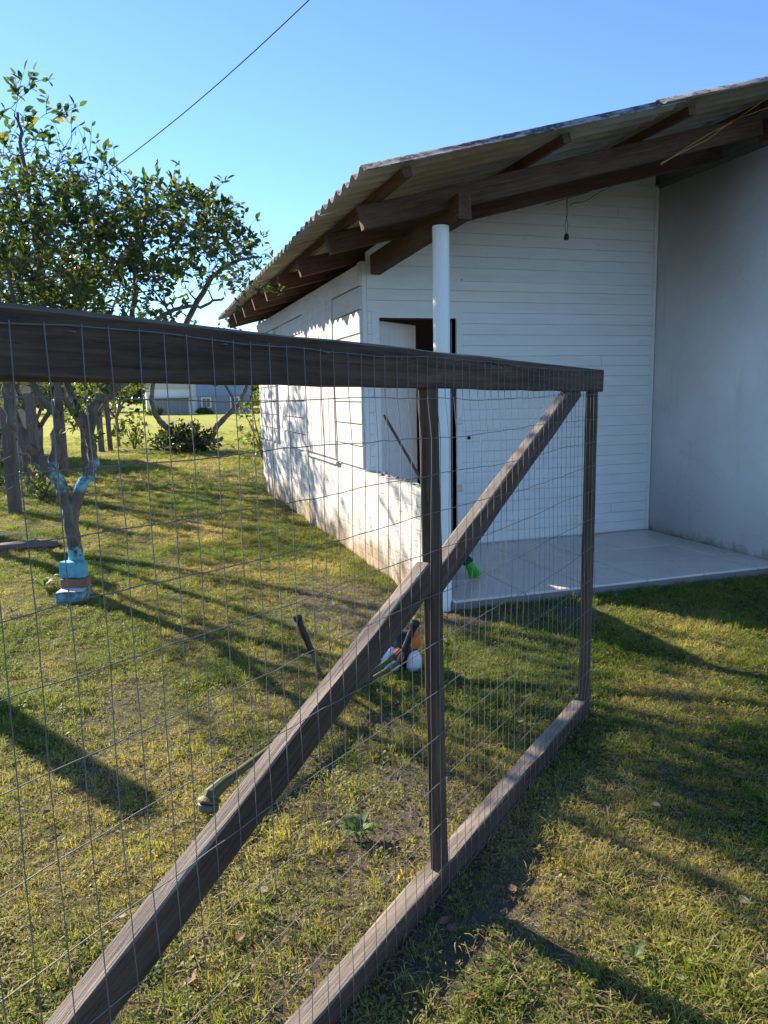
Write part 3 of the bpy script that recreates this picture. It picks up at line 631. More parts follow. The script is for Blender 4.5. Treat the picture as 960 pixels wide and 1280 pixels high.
# ------------------------------------------------------------------ broom leaning on the low porch wall
bz = SL+0.015
b0 = gnd(596, 722, bz); b0.z = bz; bt = Vector((1.83, 5.62, 1.32))
br = thing('broom', b0, 'broom with bright green bristles leaning on the low porch wall', 'broom')
d = (bt-b0).normalized(); side = Vector((d.y, -d.x, 0)).normalized()
mb = MB(); mb.tube([b0+d*0.2, b0+d*0.9, bt], 0.0115, 10); mb.tube([bt-d*0.01, bt+d*0.02], [0.013, 0.006], 10); mb.build('handle', M_STICK, br)
mb = MB(); mb.tube([b0+d*0.13, b0+d*0.17, b0+d*0.23], [0.045, 0.035, 0.016], 12); mb.build('ferrule', M_BLACK, br)
mb = MB()
for k in range(420):
    a = random.uniform(0, 6.28); r = math.sqrt(random.random()); o1 = (side*math.cos(a)*0.04+side.cross(d)*math.sin(a)*0.028)*r
    o2 = (side*math.cos(a)*0.07+side.cross(d)*math.sin(a)*0.045)*(r+random.uniform(-.1,.15))
    e = b0 + d*random.uniform(0.0, 0.03) + o2; e.z = max(e.z, bz+0.001)
    mb.tube([b0+d*0.15+o1, b0+d*0.08+o1.lerp(o2, 0.4), e], [0.0022, 0.0022, 0.0014], 4, False)
mb.build('bristles', M_GREEN, br)['kind'] = 'stuff'

# ------------------------------------------------------------------ trees
class Tree:
    def __init__(s): s.nodes = []; s.tubes = []; s.lv = []
    def limb(s, pts, r0, r1, sub=4, n=9, jit=0.03):
        pts = [Vector(p) for p in pts]; out = []
        for i in range(len(pts)-1):                                  # Catmull-Rom
            a, b, c, e = pts[max(i-1,0)], pts[i], pts[i+1], pts[min(i+2,len(pts)-1)]
            for k in range(sub):
                t = k/sub; out.append(0.5*((2*b)+(c-a)*t+(2*a-5*b+4*c-e)*t*t+(3*b-a-3*c+e)*t**3))
        out.append(pts[-1]); L = len(out)
        out = [p+Vector([random.uniform(-jit,jit)*0.5 for _ in 'xyz']) if 0 < i < L-1 else p for i, p in enumerate(out)]
        rad = [r0+(r1-r0)*i/(L-1) for i in range(L)]
        s.tubes.append((out, rad, n)); s.nodes += list(zip(out, rad)); return out
    def reach(s, targets, leaves=(14, 22), size=0.075, twig=0.22, minz=0.0, start=0, droop=0.0):
        base = s.nodes[start:]; P = np.array([tuple(p) for p, r in base]); Rr = [r for p, r in base]
        if minz: ok = P[:,2] > minz; P = P[ok]; Rr = [r for r, k in zip(Rr, ok) if k]
        T = np.array([tuple(t) for t in targets]); d = np.array([np.min(np.sum((P-t)**2, 1)) for t in T])
        for i in np.argsort(d):
            t = Vector(T[i]); q = P - T[i]; w_ = np.sum(q*q, 1) + 0.25*np.clip(P[:,2]-t.z+0.1, 0, 9)**1
            j = int(np.argmin(w_)); p = Vector(P[j]); L = (t-p).length
            if L < 0.04: continue
            m1 = p.lerp(t, 0.35)+Vector((random.uniform(-.13,.13), random.uniform(-.13,.13), random.uniform(-.02,.12)))*L
            m2 = p.lerp(t, 0.7)+Vector((random.uniform(-.1,.1), random.uniform(-.1,.1), random.uniform(-.02,.1)))*L
            r = min(Rr[j]*0.7, 0.006+0.013*L)
            s.tubes.append(([p, m1, m2, t], [r, r*0.75, r*0.5, 0.0022], 5))
            P = np.vstack([P, [tuple(m1), tuple(m2), tuple(t)]]); Rr += [r*0.75, r*0.5, 0.004]
            n = random.randint(*leaves)
            if n <= 0: continue
            outd = (t-p).normalized()
            nt_ = max(1, n//6)
            for k in range(nt_):
                tw = (outd*0.7+Vector((random.gauss(0,.6), random.gauss(0,.6), random.gauss(.35-droop,.5)))).normalized()*twig*random.uniform(.6, 1.4)
                s.tubes.append(([t, t+tw*0.5+Vector((0,0,.01)), t+tw], [0.003, 0.0022, 0.0012], 4))
                for q_ in range(max(1, n//nt_)):
                    f = random.uniform(0.1, 1.05); pos = t+tw*f
                    ld = (tw.normalized()*0.6+Vector((random.gauss(0,.7), random.gauss(0,.7), random.gauss(.05-droop,.5)))).normalized()
                    s.lv.append((pos, ld, size*random.uniform(.65, 1.25)))
    def build(s, name, loc, label, mbark, mleaf, group=None, ratio=0.42, roll=None):
        o = thing(name, loc, label, 'tree' if 'tree' in name else 'shrub', group)
        mb = MB()
        for pts, rad, n in s.tubes: mb.tube(pts, rad, n, n > 5, 0, 0.10 if n > 6 else 0)
        mb.build('trunk', mbark, o, smooth=True)
        n = len(s.lv)
        if n:
            P = np.array([tuple(l[0]) for l in s.lv]); D = np.array([tuple(l[1]) for l in s.lv]); S = np.array([l[2] for l in s.lv])
            rv = rng.normal(size=(n,3)) + np.array([0,0,1.2]); W = np.cross(D, rv); W /= np.linalg.norm(W, axis=1)[:,None]+1e-9; U = np.cross(W, D)
            wdt = (S*ratio*0.5)[:,None]; S1 = S[:,None]
            f = 0.30; b = P; m1 = P+D*S1*0.33; m2 = P+D*S1*0.70; tp = P+D*S1-U*S1*0.12
            v = np.stack([b, m1+W*wdt+U*wdt*f, m2+W*wdt*0.85+U*wdt*f-U*S1*.04, tp, m2-W*wdt*0.85+U*wdt*f-U*S1*.04, m1-W*wdt+U*wdt*f], 1).reshape(-1, 3)
            k = np.arange(n)*6
            fc = np.concatenate([np.stack([k, k+1, k+2, k+3], 1), np.stack([k, k+3, k+4, k+5], 1)])
            me = bpy.data.meshes.new('crown'); me.vertices.add(len(v)); me.vertices.foreach_set('co', v.astype(np.float32).ravel())
            me.loops.add(fc.size); me.loops.foreach_set('vertex_index', fc.astype(np.int32).ravel())
            me.polygons.add(len(fc)); me.polygons.foreach_set('loop_start', np.arange(0, fc.size, 4, dtype=np.int32))
            me.update(calc_edges=True); me.validate(); me.materials.append(mleaf)
            c = link('crown', me, o); c['kind'] = 'stuff'
        return o
def inpx(c, r, n, ymean, ysd, prob=1.0):
    out = []
    while len(out) < n:
        a, b = random.uniform(-1,1), random.uniform(-1,1)
        if a*a+b*b > 1: continue
        out.append(at(c[0]+a*r[0], c[1]+b*r[1], max(ymean-1.1, min(ymean+1.2, random.gauss(ymean, ysd)))))
    return out
# the painted citrus tree behind the gate
T = Tree(); BY = 6.19
base = gnd(94, 738)
tr = [base-Vector((0,0,.08)), base+Vector((0,0,.12)), at(95, 690, BY), at(90, 655, BY), at(88, 636, BY)]
T.limb(tr, 0.060, 0.052, n=12, jit=0.014)
T.limb([at(89, 652, BY), at(80, 618, BY), at(66, 594, 6.15), at(46, 573, 6.1), at(29, 548, 6.05), at(13, 520, 6.0), at(7, 480, 5.95), at(-2, 430, 5.9), at(-15, 350, 5.9)], 0.050, 0.022, n=9)
T.limb([at(66, 594, 6.15), at(68, 565, 6.2), at(73, 525, 6.3), at(70, 485, 6.35), at(58, 400, 6.45), at(45, 300, 6.5), at(30, 200, 6.5), at(22, 140, 6.45)], 0.042, 0.010, n=8)
T.limb([at(75, 520, 6.3), at(58, 505, 6.2), at(42, 480, 6.15), at(30, 430, 6.1), at(10, 340, 6.0)], 0.035, 0.012, n=7)
T.limb([at(90, 650, BY), at(102, 610, 6.25), at(117, 578, 6.3), at(113, 540, 6.35), at(120, 503, 6.4), at(146, 468, 6.45), at(165, 405, 6.5), at(170, 330, 6.5), at(185, 265, 6.5)], 0.047, 0.012, n=9)
T.limb([at(122, 500, 6.4), at(165, 470, 6.5), at(205, 440, 6.55), at(235, 400, 6.6), at(258, 356, 6.65), at(290, 330, 6.7), at(322, 322, 6.75)], 0.042, 0.010, n=7)
T.limb([at(150, 460, 6.45), at(190, 410, 6.3), at(220, 385, 6.25), at(252, 382, 6.2), at(280, 372, 6.2)], 0.024, 0.008, n=6)
T.limb([at(113, 540, 6.35), at(85, 480, 6.6), at(95, 400, 6.8), at(110, 320, 6.9), at(120, 250, 6.9)], 0.035, 0.012, n=7)
tg = inpx((205, 308), (94, 60), 118, 6.55, .45) + inpx((95, 318), (98, 82), 105, 6.55, .5) + inpx((25, 300), (70, 80), 95, 6.3, .4) + inpx((282, 312), (32, 42), 34, 6.7, .25) + inpx((100, 390), (130, 45), 75, 6.5, .4)
tg += [at(x, y, 6.55) for x, y in ((222,240),(228,246),(180,245),(255,255),(262,262),(130,205),(125,222),(150,228),(275,270),(100,235),(300,300),(318,330),(170,240),(205,248),(240,262),(318,362),(300,350))]
T.reach(tg, (14, 22), 0.066, 0.20, minz=1.55)
T.reach([at(x, y, 6.4) for x, y in ((36,105),(22,120),(58,142),(66,150),(14,135),(45,180),(30,165),(60,190),(12,190),(78,205))], (12, 18), 0.075, 0.18, minz=2.5)
T.reach(inpx((70, 260), (90, 90), 110, 6.4, .4), (0, 4), 0.06, 0.2, minz=2.0)
T.reach([at(100, 538, 6.2), at(95, 522, 6.2), at(104, 556, 6.15), at(136, 548, 6.2), at(90, 505, 6.25), at(112, 490, 6.2), at(145, 490, 6.3)], (8, 12), 0.07, 0.13, minz=0.6)
T.build('citrus_tree', base, 'citrus tree with flaking cyan paint on its forked trunk', M_BARKP, M_LEAF, 'garden trees')

def free_tree(seed, loc, h, rc, zc, ncl, name, label, mleaf, size, leaves=(14, 20), r0=0.09, group='garden trees', gap=0.45, sq=0.75, fork=0.9, droop=0.0, lean=(0, 0), sparse_low=True):
    random.seed(seed); T = Tree(); loc = Vector(loc); cx = Vector((loc.x+lean[0], loc.y+lean[1], zc))
    fk = loc.lerp(Vector((cx.x, cx.y, loc.z+fork)), 1.0); fk.z = loc.z+fork
    T.limb([loc-Vector((0,0,.1)), loc.lerp(fk, 0.5)+Vector((random.uniform(-.06,.06), random.uniform(-.06,.06), 0)), fk], r0, r0*0.75, n=9, jit=0.02)
    nl = random.randint(4, 5); a0 = random.uniform(0, 6)
    for k in range(nl):
        a = a0+k*6.283/nl+random.uniform(-.4,.4); rr = rc*random.uniform(.45, .75)
        e = Vector((cx.x+math.cos(a)*rr, cx.y+math.sin(a)*rr, zc+random.uniform(0.1, 0.7)*(h-zc)))
        m1 = fk.lerp(e, 0.33)+Vector((math.cos(a)*rr*.18+random.uniform(-.1,.1), math.sin(a)*rr*.18+random.uniform(-.1,.1), random.uniform(-.1,.1)))
        m2 = fk.lerp(e, 0.66)+Vector((random.uniform(-.15,.15), random.uniform(-.15,.15), random.uniform(-.1,.15)))
        T.limb([fk, m1, m2, e], r0*0.55, 0.012, n=7)
    tg = []
    while len(tg) < ncl:
        u = Vector((random.uniform(-1,1), random.uniform(-1,1), random.uniform(-1,1)))
        if u.length > 1 or u.length < 0.25: continue
        p = Vector((cx.x+u.x*rc, cx.y+u.y*rc, zc+u.z*(h-zc)*(1 if u.z > 0 else sq)))
        if vnoise(np.array([p.x+p.z*0.6]), np.array([p.y-p.z*0.5]), 0.55, seed)[0] < gap: continue
        tg.append(p)
    T.reach(tg, leaves, size, 0.24, droop=droop)
    return T.build(name, loc, label, M_BARK, mleaf, group)
free_tree(11, (-1.85, 9.7, 0), 4.75, 1.5, 3.2, 250, 'garden_tree', 'loose olive green tree growing beside the second fence post', M_LEAF2, 0.075, (7, 12), gap=0.40)
free_tree(12, (-0.95, 15.4, 0), 4.7, 1.75, 3.0, 190, 'garden_tree', 'dense dark tree halfway down the yard behind the painted tree', M_LEAF, 0.10, (16, 24))
free_tree(21, (-1.75, 13.75, 0), 4.0, 1.15, 2.5, 75, 'garden_tree', 'thin leaning young tree beside the tall fence post', M_LEAF2, 0.09, (5, 10), gap=0.35, r0=0.06)
free_tree(13, (-5.2, 18.5, 0), 6.3, 2.2, 3.8, 190, 'garden_tree', 'tall olive tree behind the fence posts', M_LEAF2, 0.11, (12, 18))
free_tree(14, (-2.1, 19.0, 0), 4.6, 2.0, 2.7, 190, 'garden_tree', 'broad yellowish tree in front of the pink shed', M_LEAF3, 0.12, (12, 18))
free_tree(19, (-0.6, 26.0, -.03), 4.4, 1.5, 2.6, 120, 'garden_tree', 'bright green tree on the edge of the mown field', M_LEAF3, 0.13, (12, 18), r0=0.06)
# the old stump bush far down the yard, two bent limbs rising out of it
T = Tree(); b0 = gnd(236, 566); YB = b0.y; random.seed(5)
T.limb([b0-Vector((0,0,.1)), b0+Vector((0.02,0,.3)), at(232, 548, YB)], 0.16, 0.12, n=10)
T.limb([at(234, 556, YB), at(216, 540, YB), at(206, 532, YB), at(196, 520, YB), at(189, 500, YB), at(192, 480, YB), at(205, 440, YB), at(215, 400, YB)], 0.10, 0.04, n=8)
T.limb([at(240, 556, YB), at(262, 548, YB), at(272, 532, YB), at(285, 518, YB), at(298, 506, YB), at(306, 488, YB), at(318, 450, YB), at(325, 400, YB), at(330, 350, YB)], 0.09, 0.03, n=8)
T.limb([at(292, 512, YB), at(290, 495, YB), at(280, 478, YB), at(262, 440, YB)], 0.045, 0.02, n=7)
T.limb([at(258, 552, YB), at(272, 551, YB), at(279, 547, YB)], 0.07, 0.05, n=7)
i0 = len(T.nodes)
T.reach(inpx((232, 553), (36, 17), 150, YB, .5), (10, 16), 0.13, 0.22)
T.reach(inpx((318, 350), (36, 60), 60, YB, .7), (5, 9), 0.14, 0.3, minz=2.5)
T.reach(inpx((262, 440), (60, 36), 40, YB, .6), (4, 8), 0.13, 0.3, minz=2.0)
T.build('stump_tree', b0, 'old stump wrapped in dark shoots with two bent limbs at the end of the yard', M_BARK, M_LEAFD, 'garden trees')
# shrubs
def shrub(seed, loc, rx, h, n, label, mleaf, size):
    random.seed(seed); T = Tree(); loc = Vector(loc)
    for k in range(6):
        a = k*1.05+random.uniform(-.3,.3); T.limb([loc-Vector((0,0,.05)), loc+Vector((math.cos(a)*rx*.3, math.sin(a)*rx*.3, h*.4)), loc+Vector((math.cos(a)*rx*.6, math.sin(a)*rx*.6, h*random.uniform(.6,.9)))], 0.02, 0.006, n=5)
    tg = []
    while len(tg) < n:
        u = Vector((random.uniform(-1,1), random.uniform(-1,1), random.uniform(0,1)))
        if u.length < 1: tg.append(loc+Vector((u.x*rx, u.y*rx, 0.05+u.z*h)))
    T.reach(tg, (10, 15), size, 0.15)
    return T.build('shrub', loc, label, M_BARK, mleaf, 'shrubs in the yard')
shrub(31, (2.75, 17.5, 0), 0.75, 1.75, 90, 'light green shrub growing past the far corner of the house', M_LEAF3, 0.10)
shrub(32, (-0.1, 24.6, 0), 0.55, 1.0, 45, 'low yellow green shrub beside the dark fence posts', M_LEAF3, 0.11)
shrub(33, (-1.45, 12.5, 0), 0.35, 0.55, 40, 'small yellow green bush between the two fence posts', M_LEAF3, 0.06)
shrub(34, (-2.6, 15.2, 0), 0.9, 1.3, 90, 'dark green bush in front of the pink shed', M_LEAFD, 0.09)

# ------------------------------------------------------------------ blocks at the foot of the painted tree, plank on the grass
def block(name, x0, x1, ypx0, ypx1, Yf, dep, mat, label, cat, z0=None, rot=0.05):
    a, b = at(x0, ypx1, Yf), at(x1, ypx1, Yf); zt = at((x0+x1)/2, ypx0, Yf).z
    c = (a+b)/2; L = (b-a).length; h = zt-(z0 if z0 is not None else c.z)
    o = beam(name, (-L/2, 0, 0), (L/2, 0, 0), dep, h, mat, None, seg=4, ch=0.006, warp=0.004)
    o.matrix_basis = Matrix.Translation((c.x, Yf+dep/2, (z0 if z0 is not None else c.z)+h/2)) @ Matrix.Rotation(-YAW+rot, 4, 'Z') @ Matrix.Translation((-L/2, 0, 0))
    return tag(o, label, cat, 'blocks at the foot of the painted tree')
yb = gnd(92, 750).y-0.02
b3 = block('masonry_block', 75, 110, 740, 754, yb-0.10, 0.24, M_WHITEB, 'block with whitewashed top and cyan face at the bottom of the pile', 'block', -0.02)
zt3 = at(92, 740, yb-0.10).z
b2 = block('brick', 78, 112, 724, 736, yb+0.02, 0.12, M_BRICK, 'bare brown brick lying between two painted blocks', 'brick', zt3, 0.12)
zt2 = at(94, 724, yb+0.02).z
b1 = block('masonry_block', 76, 109, 703, 724, yb+0.06, 0.09, M_CYAN, 'cyan painted block leaning against the tree trunk', 'block', zt2, -0.06)
pa, pb = gnd(-25, 690), gnd(72, 682)
tag(beam('plank', pa+Vector((0,0,.035)), pb+Vector((0,0,.04)), 0.16, 0.06, M_POST, None, seg=8, warp=0.006), 'grey board lying on the grass beside the painted tree', 'plank')

# ------------------------------------------------------------------ fence posts along the left of the yard, wires between
posts = [((-2.27, 6.46), 1.90, 0.16, 'stout grey post at the near end of the wire fence'),
         ((-1.95, 9.2), 1.5, 0.14, 'grey fence post second from the near end of the wire fence'),
         ((-1.66, 11.36), 1.42, 0.16, 'thick grey fence post behind the painted tree, next to the small bush'),
         ((-1.56, 13.13), 1.62, 0.15, 'tall grey fence post standing past the small bush'),
         ((-1.40, 16.2), 1.6, 0.13, 'grey fence post beside the dense dark tree'),
         ((-1.02, 23.9), 1.55, 0.17, 'dark fence post at the far end of the yard'),
         ((-0.78, 24.1), 1.45, 0.14, 'thin dark fence post next to the end post')]
for (x, y), h, wd, lab in posts:
    zz = float(gz(np.array([x]), np.array([y]))[0])
    tag(beam('fence_post', (x, y, zz-0.25), (x+random.uniform(-.03,.03), y, zz+h), wd, wd*0.9, M_POST, None, up=(0,1,0), seg=7, ch=0.02, warp=0.008), lab, 'fence post', 'fence posts')
for z in (0.4, 0.8, 1.2):
    mb = MB(); pts = []
    for (x, y), h, wd, lab in posts[:6]: pts.append((x+wd*0.5, y, z))
    full = []
    for a, b in zip(pts[:-1], pts[1:]):
        for k in range(6):
            t_ = k/6; full.append((a[0]+(b[0]-a[0])*t_, a[1]+(b[1]-a[1])*t_, z-0.05*math.sin(t_*3.14)))
    full.append(pts[-1]); mb.tube(full, 0.002, 4)
    tag(mb.build('fence_wire', M_WIRE), {0.4: 'lowest', 0.8: 'middle', 1.2: 'topmost'}[z]+' strand of wire strung between the fence posts', 'wire', 'strands of the wire fence')

# ------------------------------------------------------------------ overhead cable
mb = MB(); pa, pb = at(120, 222, 9.0), at(420, -38, 6.6); pts = []
for k in range(25):
    t_ = k/24; pts.append(pa.lerp(pb, t_*1.25-0.12)-Vector((0,0,0.10*math.sin(t_*3.14))))
mb.tube(pts, 0.005, 6); tag(mb.build('overhead_cable', M_CABLE), 'black cable crossing the sky above the trees', 'cable')

# ------------------------------------------------------------------ pink shed left, houses beyond the field, far trees
def fz(y): return float(-0.0061*min(max(y-20, 0), 75))
M_PINK = painted('faded_pink_plaster', (0.42, 0.29, 0.24), (0.24, 0.17, 0.14), 2.5, 0.6, 0.9, 0.0)
M_ROOFT = painted('red_clay_roof', (0.28, 0.13, 0.085), (0.14, 0.08, 0.06), 4, 0.6, 0.9, 0.1)
M_FWHITE = painted('far_white_render', (0.72, 0.71, 0.69), (0.5, 0.48, 0.45), 1, 0.4, 0.8, 0.0)
M_FBLUE = painted('far_blue_render', (0.22, 0.30, 0.40), (0.16, 0.22, 0.31), 1, 0.4, 0.8, 0.0)
M_FGREY = painted('far_grey_render', (0.27, 0.25, 0.25), (0.18, 0.165, 0.16), 1, 0.4, 0.8, 0.0)
M_GLASS = simple('dark_window_glass', (0.05, 0.06, 0.07), 0.1, 0, 0.05, 4, 0.6)
M_FROOF = painted('far_pale_roof', (0.50, 0.46, 0.42), (0.35, 0.32, 0.29), 1, 0.4, 0.8, 0.0)
shd = thing('shed', (-5.6, 21, 0), 'low pink plastered shed with red roof behind the trees', 'shed')
mb = MB(); mb.box(-8.6, -2.75, 20.5, 23.5, -0.2, 2.1); mb.build('wall', M_PINK, shd)
mb = MB(); mb.prism([(20.2, 2.102), (23.8, 2.102), (22.0, 2.9)], 'x', -8.9, -2.45); mb.build('roof', M_ROOFT, shd)
mb = MB(); mb.box(-4.6, -3.7, 20.46, 20.498, 0.0, 1.9); mb.build('door', M_POST, shd)
YF = 92.0
def fx(px): return at(px, 515, YF).x
z0 = fz(YF); px2m = YF/ (FPX*0.955)
gh_ = thing('garage', (fx(214), YF, z0), 'white walled garage with a wide grey door across the field', 'garage')
xa, xb = fx(184), fx(247)
mb = MB(); mb.box(xa, xb, YF+0.3, YF+6, z0-0.5, z0+3.0); mb.build('wall', M_FWHITE, gh_)
mb = MB(); mb.box(xa+0.8, xb-1.0, YF+0.2, YF+0.299, z0, z0+1.9); gd_ = mb.build('garage_door', M_FGREY, gh_)
for k in range(4):
    mb = MB(); mb.box(xa+0.8+k*0.95, xa+0.8+k*0.95+0.05, YF+0.16, YF+0.199, z0, z0+1.9); mb.build('door_rib', M_FROOF, gd_)
mb = MB(); mb.box(xa+0.2, xb-0.5, YF-0.5, YF+0.29, z0+1.93, z0+2.08); mb.build('canopy', M_FROOF, gh_)
mb = MB(); mb.prism([(YF, z0+3.0), (YF+6.3, z0+3.0), (YF+6.3, z0+3.2), (YF, z0+3.9)], 'x', xa-0.3, xb); mb.build('roof', M_FROOF, gh_)
mb = MB(); mb.box(xb-0.55, xb+0.15, YF-0.3, YF+0.6, z0-0.3, z0+4.2); mb.build('gable_pier', M_FWHITE, gh_)
hb_ = thing('far_house', (fx(275), YF-2, z0), 'blue two storey house with grey lower floor across the field', 'house')
xa, xb = fx(247.5), fx(312)
mb = MB(); mb.box(xa, xb, YF-1, YF+7, z0-0.5, z0+2.1); mb.build('lower_wall', M_FGREY, hb_)
mb = MB(); mb.box(xa-0.1, xb+0.1, YF-1.1, YF+7.1, z0+2.1, z0+5.0); mb.build('upper_wall', M_FBLUE, hb_)
mb = MB(); mb.prism([(YF-1.5, z0+5), (YF+7.5, z0+5), (YF+3, z0+6.6)], 'x', xa-0.4, xb+0.4); mb.build('roof', M_ROOFT, hb_)
for (px, wz, wh, ww_) in ((257.5, 0.85, 0.95, 0.9), (293, 0.7, 1.1, 0.9)):
    x = fx(px); f = MB(); f.box(x-ww_/2-.12, x+ww_/2+.12, YF-1.06, YF-1.001, z0+wz-.12, z0+wz+wh+.12); wf = f.build('window', M_FWHITE, hb_)
    for s in (-1, 1):
        g = MB(); g.box(x+s*ww_/4-ww_/4+.04, x+s*ww_/4+ww_/4-.04, YF-1.09, YF-1.061, z0+wz, z0+wz+wh); g.build('pane', M_GLASS, wf)
random.seed(77)
far = [('far_tree', -14, 112, 9, 5), ('far_tree', -3, 118, 10, 5.5), ('far_tree', 6, 120, 8.5, 5), ('far_tree', 15, 116, 9.5, 5.5), ('far_tree', 25, 114, 8, 5), ('far_tree', 34, 118, 9, 6), ('far_tree', -26, 110, 10, 6), ('far_tree', 44, 122, 9, 6)]
labs = ['far tree left of the garage, behind the field edge', 'tall far tree rising behind the garage roof', 'rounded far tree between garage and blue house', 'far tree behind the blue house roof', 'small far tree right of the blue house', 'wide far tree well right of the blue house', 'tallest far tree at the left end of the field', 'last far tree at the right end of the field']
for (nm, x, y, h, rc), lab in zip(far, labs):
    free_tree(int(x*3+200), (x, y, fz(y)), h, rc, h*0.52, 110, nm, lab, M_LEAF2 if x % 2 else M_LEAF, 0.55, (14, 18), r0=0.25, group='trees beyond the field', gap=0.3, fork=2.0)
for k, (x, y, r, h, lab) in enumerate(((2.0, 90.6, 1.0, 0.8, 'low hedge plant at the left corner of the garage'), (7.6, 90.8, 0.8, 0.6, 'low hedge plant before the garage door'), (-3.5, 60, 2.2, 2.6, 'rounded green bush out on the field'))):
    shrub(50+k, (x, y, fz(y)), r, h, 60, lab, M_LEAF3, 0.3)

n = 26000; wx = rng.uniform(-90, 120, n); wh = 5.0+4.5*fbm(wx, wx*0+3, 9, 17, 3); wy = 128+rng.normal(0, 2.5, n); wz = fz(128)+wh*np.sqrt(rng.random(n))*rng.uniform(.55, 1, n)
c0 = np.stack([wx, wy, wz], 1); a_ = rng.normal(size=(n,3)); a_ /= np.linalg.norm(a_, axis=1)[:,None]; b_ = np.cross(a_, rng.normal(size=(n,3))); b_ /= np.linalg.norm(b_, axis=1)[:,None]; sz_ = rng.uniform(.35, .8, n)[:,None]
vv = np.stack([c0-a_*sz_, c0+b_*sz_*.5, c0+a_*sz_, c0-b_*sz_*.5], 1).reshape(-1, 3); kk = np.arange(n)*4
me = bpy.data.meshes.new('far_wood'); me.from_pydata(vv.tolist(), [], np.stack([kk, kk+1, kk+2, kk+3], 1).tolist()); me.materials.append(M_LEAF)
tag(link('far_wood', me), 'dark band of woodland along the horizon behind the houses', 'woodland', kind='stuff')

# ------------------------------------------------------------------ weeds with broad leaves
def weed(loc, r, n, label, seed):
    random.seed(seed); o = thing('weed', loc, label, 'weed', 'broad leaved weeds in the lawn'); loc = Vector(loc)
    for k in range(n):
        a = k*2.4+random.uniform(-.3,.3); L = r*random.uniform(.65, 1.1); wv = L*0.16; up = random.uniform(.25, .7)
        d = Vector((math.cos(a), math.sin(a), 0)); s_ = Vector((-d.y, d.x, 0)); c = [loc+d*L*t+Vector((0,0,0.008+L*up*math.sin(t*2.2))) for t in (0.05, .3, .55, .8, 1.0)]
        mb = MB(); vs = []; ws = (0.12, 0.7, 1.0, 0.7, 0.04)
        for p_, q_ in zip(c, ws): vs += [p_+s_*wv*q_+Vector((0,0,wv*.25*q_)), p_, p_-s_*wv*q_+Vector((0,0,wv*.25*q_))]
        mb.add(vs, [(i*3+j, i*3+j+1, i*3+j+4, i*3+j+3) for i in range(4) for j in range(2)])
        mb.build('leaf', M_WEED, o, smooth=True)
weed(gnd(447, 1046), 0.080, 17, 'pale green weed rosette growing behind the bottom rail of the gate', 3)
weed(gnd(55, 735), 0.16, 12, 'leafy weed beside the painted blocks', 4)
weed(gnd(792, 1200)+Vector((0,0,.0)), 0.05, 6, 'tiny pale weed in the shaded grass in front of the gate', 6)

# ------------------------------------------------------------------ grass, straw and dead leaves
def blade_mesh(name, n, rad, hl, wd, lean, mat, flat=False, broad=False):
    mb = MB()
    for k in range(n):
        a = random.uniform(0, 6.283); r = rad*math.sqrt(random.random()); p = Vector((r*math.cos(a), r*math.sin(a), -0.004))
        L = random.uniform(*hl); b = random.uniform(0, 6.283); d = Vector((math.cos(b), math.sin(b), 0)); s_ = Vector((-d.y, d.x, 0))*random.uniform(*wd)/2
        l1, l2 = random.uniform(*lean), random.uniform(*lean)
        if flat:
            z = random.uniform(.006, .022); p.z = z; e = p+d*L+Vector((0,0,random.uniform(-.008,.012))); m1 = p.lerp(e, .5)+s_*random.uniform(-4,4)+Vector((0,0,.006))
            mb.add([p-s_, p+s_, m1+s_, m1-s_, e], [(0,1,2,3),(3,2,4)]); continue
        if broad:
            q = p+Vector((0,0,random.uniform(.012,.035))); t1 = Vector((random.uniform(-.5,.5), random.uniform(-.5,.5), 1)).normalized(); u = t1.orthogonal().normalized(); v = t1.cross(u); rr = L
            vs = [q+(u*math.cos(x_)+v*math.sin(x_))*rr*(1+.15*math.cos(3*x_)) for x_ in [i_*1.047 for i_ in range(6)]]
            mb.add(vs, [(0,1,2,3,4,5)]); continue
        m1 = p+d*L*0.45*l1+Vector((0,0,L*0.55)); e = p+d*L*(0.5*l1+0.6*l2)+Vector((0,0,L*max(0.25, 1-0.55*l2)))
        mb.add([p-s_, p+s_, m1+s_*.8, m1-s_*.8, e], [(0,1,2,3),(3,2,4)])
    me = bpy.data.meshes.new(name); me.from_pydata(mb.v, [], mb.f); me.materials.append(mat); me.update()
    return bpy.data.objects.new(name, me)
random.seed(99)
colg = bpy.data.collections.new('turf_pieces')
kinds = []
for k in range(4): kinds.append(blade_mesh('a%d_tuft' % k, 18, 0.035, (0.022, 0.05), (0.0025, 0.0045), (0.2, 1.0), M_GRASS))
for k in range(2): kinds.append(blade_mesh('b%d_tall' % k, 14, 0.025, (0.04, 0.085), (0.0022, 0.004), (0.3, 1.1), M_GRASS))
for k in range(2): kinds.append(blade_mesh('c%d_clover' % k, 14, 0.045, (0.0035, 0.0075), (0.003, 0.004), (0, 1), M_GRASS, broad=True))
for k in range(3): kinds.append(blade_mesh('d%d_straw' % k, 9, 0.045, (0.025, 0.08), (0.0015, 0.0032), (0.5, 1.2), M_STRAW, flat=True))
for o_ in kinds: colg.objects.link(o_)
litcol = bpy.data.collections.new('litter_pieces')
